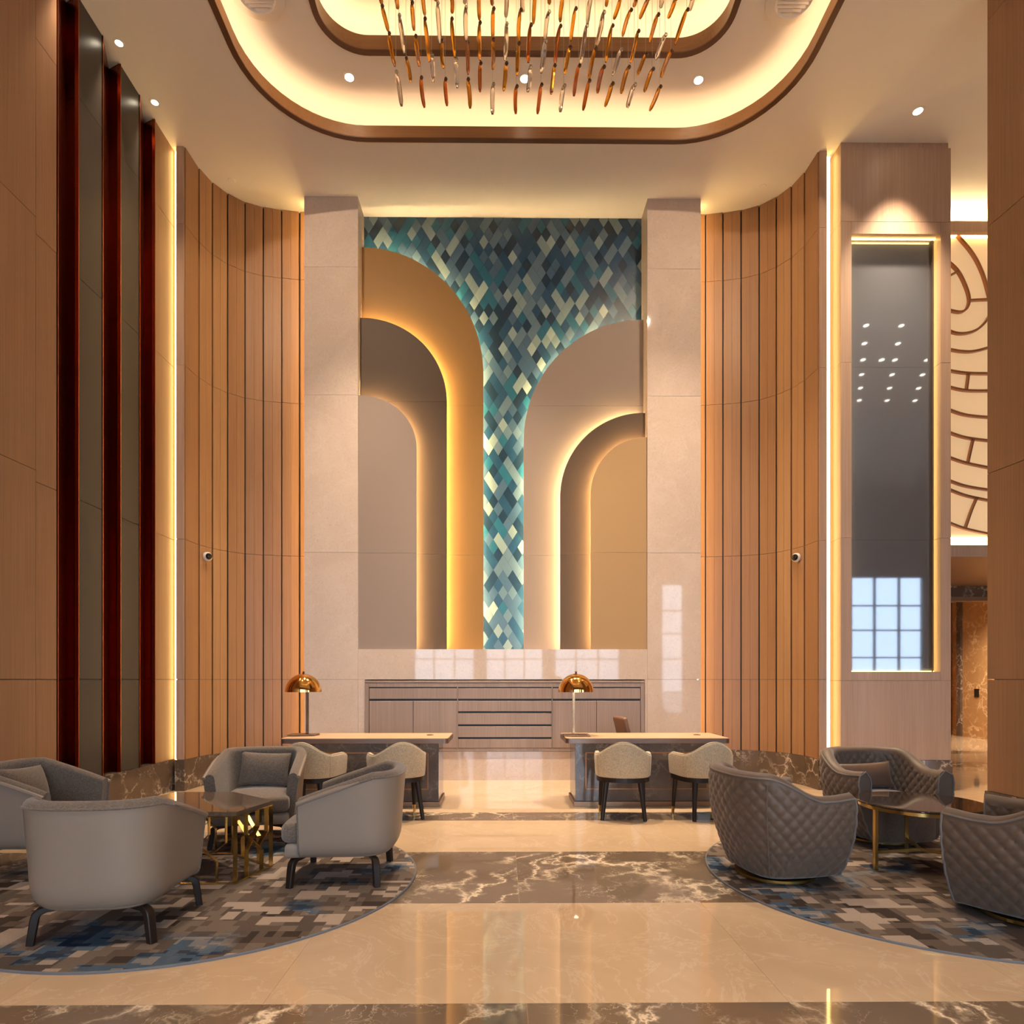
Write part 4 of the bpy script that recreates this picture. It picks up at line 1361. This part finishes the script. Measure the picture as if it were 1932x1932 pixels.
# ------------------------------------------------------------------ polygonal coffee table with brass strips
ct = empty('coffee_table', (-2.36, 5.12, RUGT))
tag(ct, 'dark stone coffee table on branching brass strips among tub armchairs', 'coffee table')
HEX = [(0.43, -0.42), (0.54, 0.02), (0.06, 0.42), (-0.43, 0.42), (-0.54, -0.02), (-0.06, -0.42)]
def hx(s, c=0.0): return [(x * s, y * s) for x, y in HEX]
MB().prism(hx(1.0), 0.498, 0.528).build('table_top', M['table_marble'], ct)
MB().prism(hx(0.985), 0.488, 0.4975).build('top_rim', M['brass'], ct)
HX = hx(0.965)
for i in range(6):
    a, b = Vector((*HX[i], 0)), Vector((*HX[(i + 1) % 6], 0))
    t_ = (b - a).normalized(); L = (b - a).length
    nrm = Vector((t_.y, -t_.x, 0))
    W, D = 0.005, 0.034
    def P(f, z): return a + t_ * (L * f) + Vector((0, 0, z))
    MB().bar(P(0.0, 0.006), P(1.0, 0.006), 0.02, 0.008).build('floor_strip', M['brass'], ct)
    def strip(pts):
        sec = [(-W / 2, -D / 2), (W / 2, -D / 2), (W / 2, D / 2), (-W / 2, D / 2)]
        ps = [P(f, z) - nrm * 0 for f, z in pts]
        MB().sweep(ps, [(-D / 2, -W / 2), (D / 2, -W / 2), (D / 2, W / 2), (-D / 2, W / 2)], smooth=False, up=t_).build('brass_strip', M['brass'], ct)
    strip([(0.0, 0.488), (0.0, 0.008)])
    strip([(0.28, 0.488), (0.28, 0.33), (0.72, 0.17), (0.72, 0.008)])
    strip([(0.60, 0.488), (0.60, 0.36), (0.30, 0.22), (0.30, 0.008)])
    strip([(0.86, 0.488), (0.86, 0.30), (0.60, 0.20)])

# ------------------------------------------------------------------ round table among the quilted chairs
rt_ = empty('round_table', (3.31, 5.10, RUGT))
tag(rt_, 'round smoked glass side table on brass legs among quilted chairs', 'table')
MB().lathe([(0.0, 0.502), (0.448, 0.502), (0.456, 0.508), (0.456, 0.516), (0.450, 0.522), (0.0, 0.522)], 64).build('table_top', M['table_glass'], rt_)
MB().lathe([(0.425, 0.475), (0.440, 0.475), (0.440, 0.501), (0.425, 0.501), (0.425, 0.475)], 64, cap=False).build('top_ring', M['brass'], rt_)
for k in range(3):
    a = radians(191 + 120 * k)
    c, s = cos(a), sin(a)
    MB().bar((0.41 * c, 0.41 * s, 0.0), (0.41 * c, 0.41 * s, 0.476), 0.026, 0.026, up=Vector((c, s, 0))).build('leg', M['brass'], rt_)
    MB().bar((0.0, 0.0, 0.14), (0.40 * c, 0.40 * s, 0.14), 0.024, 0.022).build('stretcher', M['brass'], rt_)

# ------------------------------------------------------------------ ceiling fittings
def downlight(x, y, z, label, w=DOWN_W, ang=70, r=0.055, aim=None, blend=1.0):
    d = empty('downlight', (x, y, z)); tag(d, label, 'downlight', 'recessed ceiling downlights')
    MB().lathe([(r, -0.002), (r + 0.022, -0.004), (r + 0.024, 0.0), (r, 0.004), (r, -0.002)], 28, cap=False).build('trim_ring', M['white'], d)
    MB().lathe([(0.0, -0.001), (r, -0.0015), (r, 0.003), (0.0, 0.003)], 28).build('lens', M['lens'], d)
    ld = bpy.data.lights.new('downlight_beam', 'SPOT')
    ld.energy = w * 4; ld.color = LAMP; ld.spot_size = radians(ang); ld.spot_blend = blend; ld.shadow_soft_size = 0.05
    lo = bpy.data.objects.new('downlight_beam', ld); COL.objects.link(lo); lo.parent = d
    lo.location = (0, 0, -0.02); lo.rotation_euler = ((Vector(aim) - Vector((x, y, z))).to_track_quat('-Z', 'Y').to_euler() if aim else (0, 0, 0))
for x, lab in ((-1.94, 'nearest the slatted wall by the copper channels'), (0.275, 'behind the hanging glass rods'), (2.48, 'nearest the display pillar')):
    downlight(x, 8.18, ZU, 'round downlight in the raised cove, ' + lab, w=DOWN_W * 2.6, ang=60)
downlight(-4.33, 7.33, ZC, 'small wall washer downlight over the smoked mirror strip', w=30, ang=50, r=0.04)
downlight(-4.33, 8.08, ZC, 'small wall washer downlight over the last copper channel', w=30, ang=50, r=0.04)
downlight(5.24, 8.12, ZC, 'round downlight in front of the display pillar', w=DOWN_W * 1.6, ang=66)
downlight(-4.33, 6.55, ZC, 'small wall washer downlight above the picture top', w=30, ang=50, r=0.04)
for x in (-1.94, 0.275, 2.48):  # downlights out of view, added for ambient light
    for y in (1.0, ):
        downlight(x, y, ZU, 'unseen round downlight added in the raised cove behind the viewer', w=DOWN_W)
for x, tx, lab in ((-2.62, -2.6, 'by the copper wall'), (3.02, 2.6, 'by the pier')):  # unseen spots added to brighten the marble piers
    downlight(x, 5.6, ZU, 'unseen accent light added in the raised cove to brighten the marble pier, ' + lab, w=95, ang=95, aim=(tx, 9.63, 5.9))
downlight(7.1, 11.4, 3.39, 'brass ringed downlight in the reddish soffit', w=25, ang=110, r=0.05)
downlight(11.2, 14.8, 3.6, 'unseen downlight added over the honey marble lift lobby', w=170, ang=140)  # unseen lamp added to light the lobby warmly
for x, y in ((-2.6, -2.5), (0.3, -2.5), (3.2, -2.5), (8.5, 6.0), (8.5, 3.0), (12.5, 6.0), (12.5, 3.0)):  # more unseen downlights, added to raise the room's ambient light
    downlight(x, y, ZC, 'unseen round downlight added in the plain ceiling out of the picture', w=DOWN_W)

def ceiling_disc(x, y, label):
    d = MB().lathe([(0.0, -0.006), (0.045, -0.006), (0.052, 0.0), (0.0, 0.0)], 24).build('ceiling_sensor', M['plaster'], None, (x, y, ZC))
    tag(d, label, 'sensor', 'round ceiling sensor covers')
ceiling_disc(-3.9, 9.33, 'small round ceiling cover above slats by copper wall')
ceiling_disc(-0.05, 9.38, 'small round ceiling cover above the artwork')
ceiling_disc(3.78, 9.38, 'small round ceiling cover above slats by the pillar')
ceiling_disc(6.9, 8.95, 'small round ceiling cover between pillar and pier')

def diffuser(x, y, label):
    d = empty('air_diffuser', (x, y, ZU)); tag(d, label, 'air diffuser', 'round ceiling air diffusers')
    MB().lathe([(0.17, -0.01), (0.20, -0.055), (0.30, -0.03), (0.31, 0.0), (0.17, 0.0)], 40, cap=False).build('rim', M['plaster'], d)
    MB().lathe([(0.0, -0.004), (0.19, -0.004), (0.19, 0.0), (0.0, 0.0)], 32).build('backing', mat('duct_shadow', (0.18, 0.14, 0.11), 0.8), d)
    for k in range(-4, 5):
        yy = k * 0.042
        w = sqrt(max(0.0004, 0.185 ** 2 - yy ** 2))
        MB().bar((-w, yy, -0.03), (w, yy, -0.03), 0.03, 0.004, up=Vector((0, 0.5, 0.86))).build('vane', M['plaster'], d)
diffuser(-2.72, 7.16, 'round air diffuser in the cove above the copper wall')
diffuser(3.24, 7.16, 'round air diffuser in the cove above the display pillar')

# security cameras on the slats
def sec_cam(s, label):
    c = empty('security_camera', (s * 4.225, 9.245, 3.245)); tag(c, label, 'camera', 'dome security cameras')
    A = T(0, 0, 0, 0 if s < 0 else 0, radians(90), 0)
    ry = Matrix.Rotation(radians(52 * -s), 4, 'Z') @ Matrix.Rotation(radians(90), 4, 'X')
    MB().lathe([(0.0, 0.0), (0.062, 0.0), (0.066, 0.02), (0.062, 0.055), (0.048, 0.07), (0.0, 0.07)], 28, M=ry).build('housing', M['white'], c)
    MB().lathe([(0.047, 0.068), (0.044, 0.085), (0.03, 0.105), (0.0, 0.115)], 24, M=ry).build('dome', M['gloss_black'], c)
sec_cam(-1, 'white dome camera on the slats by the copper channels')
sec_cam(1, 'white dome camera on the slats by the display pillar')

# ------------------------------------------------------------------ chandelier of hanging glass rods
ROD_PX = [(125,80,200,370,0,'a'),(275,-60,305,115,0,'a'),(320,185,380,620,0,'c'),(205,390,275,765,0,'a'),(400,670,455,945,0,'a'),(285,830,350,1220,0,'c'),
 (465,40,490,360,0,'a'),(505,420,550,765,0,'a'),(570,890,610,1235,0,'r'),(590,-60,615,185,0,'a'),(610,220,665,715,0,'a'),(690,640,708,945,0,'c'),
 (755,40,785,505,0,'c'),(805,470,825,785,0,'a'),(845,905,867,1215,0,'r'),(912,-80,922,160,0,'a'),(915,220,957,660,0,'a'),(965,680,982,1005,0,'c'),
 (1075,90,1085,470,0,'c'),(1095,485,1105,850,0,'r'),(1100,905,1130,1240,0,'a'),(1228,-80,1235,235,0,'a'),(1235,260,1242,690,0,'a'),(1243,720,1242,1050,0,'r'),
 (1385,-80,1385,60,0,'r'),(1390,100,1388,440,0,'a'),(1388,450,1387,795,0,'a'),(1387,960,1384,1305,0,'c'),(1545,-60,1535,200,0,'c'),(1540,270,1525,690,0,'c'),
 (1535,720,1510,1035,0,'a'),(1700,110,1685,475,0,'a'),(1678,490,1665,860,0,'a'),(1655,980,1650,1300,0,'r'),(1725,-60,1735,140,0,'c'),(1815,280,1790,710,0,'r'),
 (1810,760,1783,1045,0,'c'),(1870,-80,1850,270,0,'a'),(125,960,85,1295,1,'r'),(210,130,172,450,1,'c'),(170,465,125,830,1,'c'),(380,-60,345,245,1,'a'),
 (340,290,285,730,1,'r'),(275,740,240,1070,1,'a'),(515,90,465,460,1,'a'),(450,530,395,840,1,'a'),(385,970,345,1275,1,'c'),(700,-60,655,265,1,'c'),
 (640,285,575,725,1,'c'),(555,740,500,1090,1,'r'),(835,130,755,510,1,'c'),(740,545,670,895,1,'a'),(670,910,605,1250,1,'r'),(885,-60,870,60,1,'a'),
 (935,280,865,700,1,'a'),(835,750,770,1055,1,'r'),(935,940,855,1210,1,'a'),(1035,-40,955,210,1,'a'),(1035,550,940,850,1,'c'),(1145,100,1055,405,1,'a'),
 (1120,750,1040,1055,1,'a'),(1190,950,1110,1220,1,'c'),(1210,-40,1180,55,1,'a'),(1230,340,1145,705,1,'a'),(1320,600,1225,845,1,'a'),(1355,-40,1250,205,1,'a'),
 (1455,150,1365,470,1,'a'),(1395,770,1305,1035,1,'a'),(1480,970,1365,1250,1,'a'),(1540,380,1435,665,1,'c'),(1610,560,1495,870,1,'a'),(1665,-40,1575,195,1,'a'),
 (1790,90,1655,490,1,'a'),(1860,-60,1820,105,1,'c'),(1515,-60,1490,70,1,'c'),(100,-120,125,60,0,'a'),(225,-80,222,40,1,'a'),(455,-120,462,20,0,'r'),(735,-100,740,15,0,'a'),(1065,-120,1068,50,0,'c')]
ch = empty('chandelier', (0.3, 6.2, ZT))
tag(ch, 'chandelier of slanted amber and clear glass rods hanging on fine wires', 'chandelier')
rr = random.Random(5)
GM = {'a': M['amber'], 'c': M['clear'], 'r': M['rust']}
for i, (x0, y0, x1, y1, side, k) in enumerate(ROD_PX):
    s = 320 / 1932
    ox = 1000 if side else 700
    d0 = 6.0 + 0.11 * (i % 5)
    d1 = d0 + 0.10
    A = Vector((xpx(ox + x0 * s, d0), d0, zpx(y0 * s, d0)))
    B = Vector((xpx(ox + x1 * s, d1), d1, zpx(y1 * s, d1)))
    base = Vector((0.3, 6.2, ZT))
    A -= base; B -= base
    n = 9
    bend = Vector((rr.uniform(-0.008, 0.008), rr.uniform(-0.01, 0.01), 0))
    pts = [A.lerp(B, f / (n - 1)) + bend * sin(pi * f / (n - 1)) for f in range(n)]
    prof = [0.45, 0.85, 1.0, 1.0, 1.0, 0.98, 0.95, 0.9, 0.5]
    g = MB().tube(pts, 0.0225 if k == 'c' else 0.020, 7, scale=prof).build('glass_rod', GM[k], ch)
    MB().lathe([(0.0, -0.018), (0.013, -0.012), (0.018, 0.0), (0.013, 0.012), (0.0, 0.018)], 8, M=Matrix.Translation(pts[0] + Vector((0.008, -0.012, -0.012)))).build('hook', M['knob'] if k != 'c' else M['clear'], g)
    MB().tube([pts[0], Vector((pts[0].x, pts[0].y, -0.02))], 0.0016, 4).build('wire', M['wire'], g)
MB().prism(rrect(-1.5, 1.6, -1.0, 0.8, 0.3, 6), -0.02, -0.001).build('canopy', M['white'], ch)

# ------------------------------------------------------------------ ribbed silk panel in the wing
dp = empty('silk_screen', (7.2, YB, 3.57)); tag(dp, 'cream silk screen with added glow and curved copper ribs beyond the pillar', 'wall screen')
dpar = Matrix.Translation((-7.2, -YB, -3.57))
def dch(o): o.matrix_parent_inverse = dpar; return o
dch(MB().box(6.2, 12, YB + 0.02, YB + 0.058, 3.575, 8.35).build('silk_backing', M['deco'], dp))
def wz(x, y): return (xpx(x, YB), YB, zpx(y, YB))
def rib(pix, w=0.032):
    pts = [Vector(wz(*p)) for p in pix]
    # smooth the traced points with Catmull-Rom
    out = []
    for i in range(len(pts) - 1):
        p0, p1, p2, p3 = pts[max(0, i - 1)], pts[i], pts[i + 1], pts[min(len(pts) - 1, i + 2)]
        for k in range(6):
            t = k / 6
            out.append(0.5 * ((2 * p1) + (p2 - p0) * t + (2 * p0 - 5 * p1 + 4 * p2 - p3) * t * t + (3 * p1 - p0 - 3 * p2 + p3) * t ** 3))
    out.append(pts[-1])
    dch(MB().sweep(out, [(-w / 2, -0.03), (w / 2, -0.03), (w / 2, 0.03), (-w / 2, 0.03)], smooth=False, up=Vector((0, 1, 0))).build('rib', M['deco_rib'], dp))
RIBS = [[(1790, 415), (1812, 441), (1840, 475), (1858, 510), (1870, 550), (1882, 600)],
        [(1770, 475), (1793, 490), (1812, 508), (1826, 535), (1833, 560), (1829, 577), (1818, 585), (1800, 583), (1780, 577), (1765, 572)],
        [(1775, 610), (1800, 623), (1822, 626), (1845, 620), (1862, 606), (1876, 585)],
        [(1765, 652), (1793, 656), (1820, 660), (1845, 659), (1885, 648)],
        [(1760, 690), (1793, 696), (1830, 701), (1890, 702)],
        [(1750, 716), (1793, 727), (1830, 734), (1890, 734)],
        [(1750, 755), (1793, 770), (1830, 781), (1890, 786)],
        [(1750, 797), (1793, 813), (1830, 824), (1890, 831)],
        [(1750, 842), (1793, 860), (1830, 872), (1890, 884)],
        [(1750, 886), (1793, 904), (1830, 916), (1890, 925)],
        [(1750, 905), (1793, 921), (1830, 934), (1890, 946)],
        [(1750, 965), (1793, 984), (1830, 997), (1890, 1010)]]
for r_ in RIBS: rib(r_)
for r_ in ([(1780, 523), (1793, 518), (1811, 508)], [(1835, 563), (1850, 562), (1872, 561)], [(1832, 702), (1830, 718), (1828, 733)], [(1841, 826), (1836, 847), (1831, 870)], [(1848, 937), (1838, 960), (1826, 994)]):
    rib(r_, 0.026)
dch(MB().box(6.2, 12, YB - 0.02, YB + 0.05, 3.575, 3.70).build('light_box', emit_mat('screen_glow', (1.0, 0.78, 0.48), 3.2), dp))

# ------------------------------------------------------------------ pin lights and rod cluster of the wing (mirrored in the grey glass)
pin = MB().lathe([(0.0, -0.004), (0.045, -0.004), (0.050, 0.0), (0.0, 0.0)], 12).mesh('pin_light', M['lens'])
k = 0
for yy in (0.9, 1.6, 2.3, 3.0, 3.7, 4.4):
    for xx in range(6):
        x = 7.0 + 0.72 * xx + (0.36 if k % 2 else 0)
        if x > 8.6 + (4.6 - yy) * 0.75: continue
        o = link('pin_light', pin, None, (x, yy, ZC))
        tag(o, 'tiny pin light of the wing ceiling, mirrored in the grey glass', 'pin light', 'pin lights of the wing ceiling')
    k += 1
c2 = empty('rod_cluster', (11.0, -0.6, ZC)); tag(c2, 'cluster of pale curved glass rods mirrored in the grey glass', 'chandelier')
rodm = MB().tube([(0, 0, 0.24), (0.02, 0, 0.1), (0.03, 0, -0.05), (0.0, 0, -0.22)], 0.022, 6, scale=[0.3, 1, 1, 0.4]).mesh('glass_rod', M['white'])
for i in range(84):
    o = link('glass_rod', rodm, c2, (rr.uniform(-0.9, 0.9), rr.uniform(-0.5, 0.5), -0.5 - (i % 7) * 0.2))
    o.rotation_euler = (rr.uniform(-0.3, 0.3), 0.45, rr.uniform(0, 6))
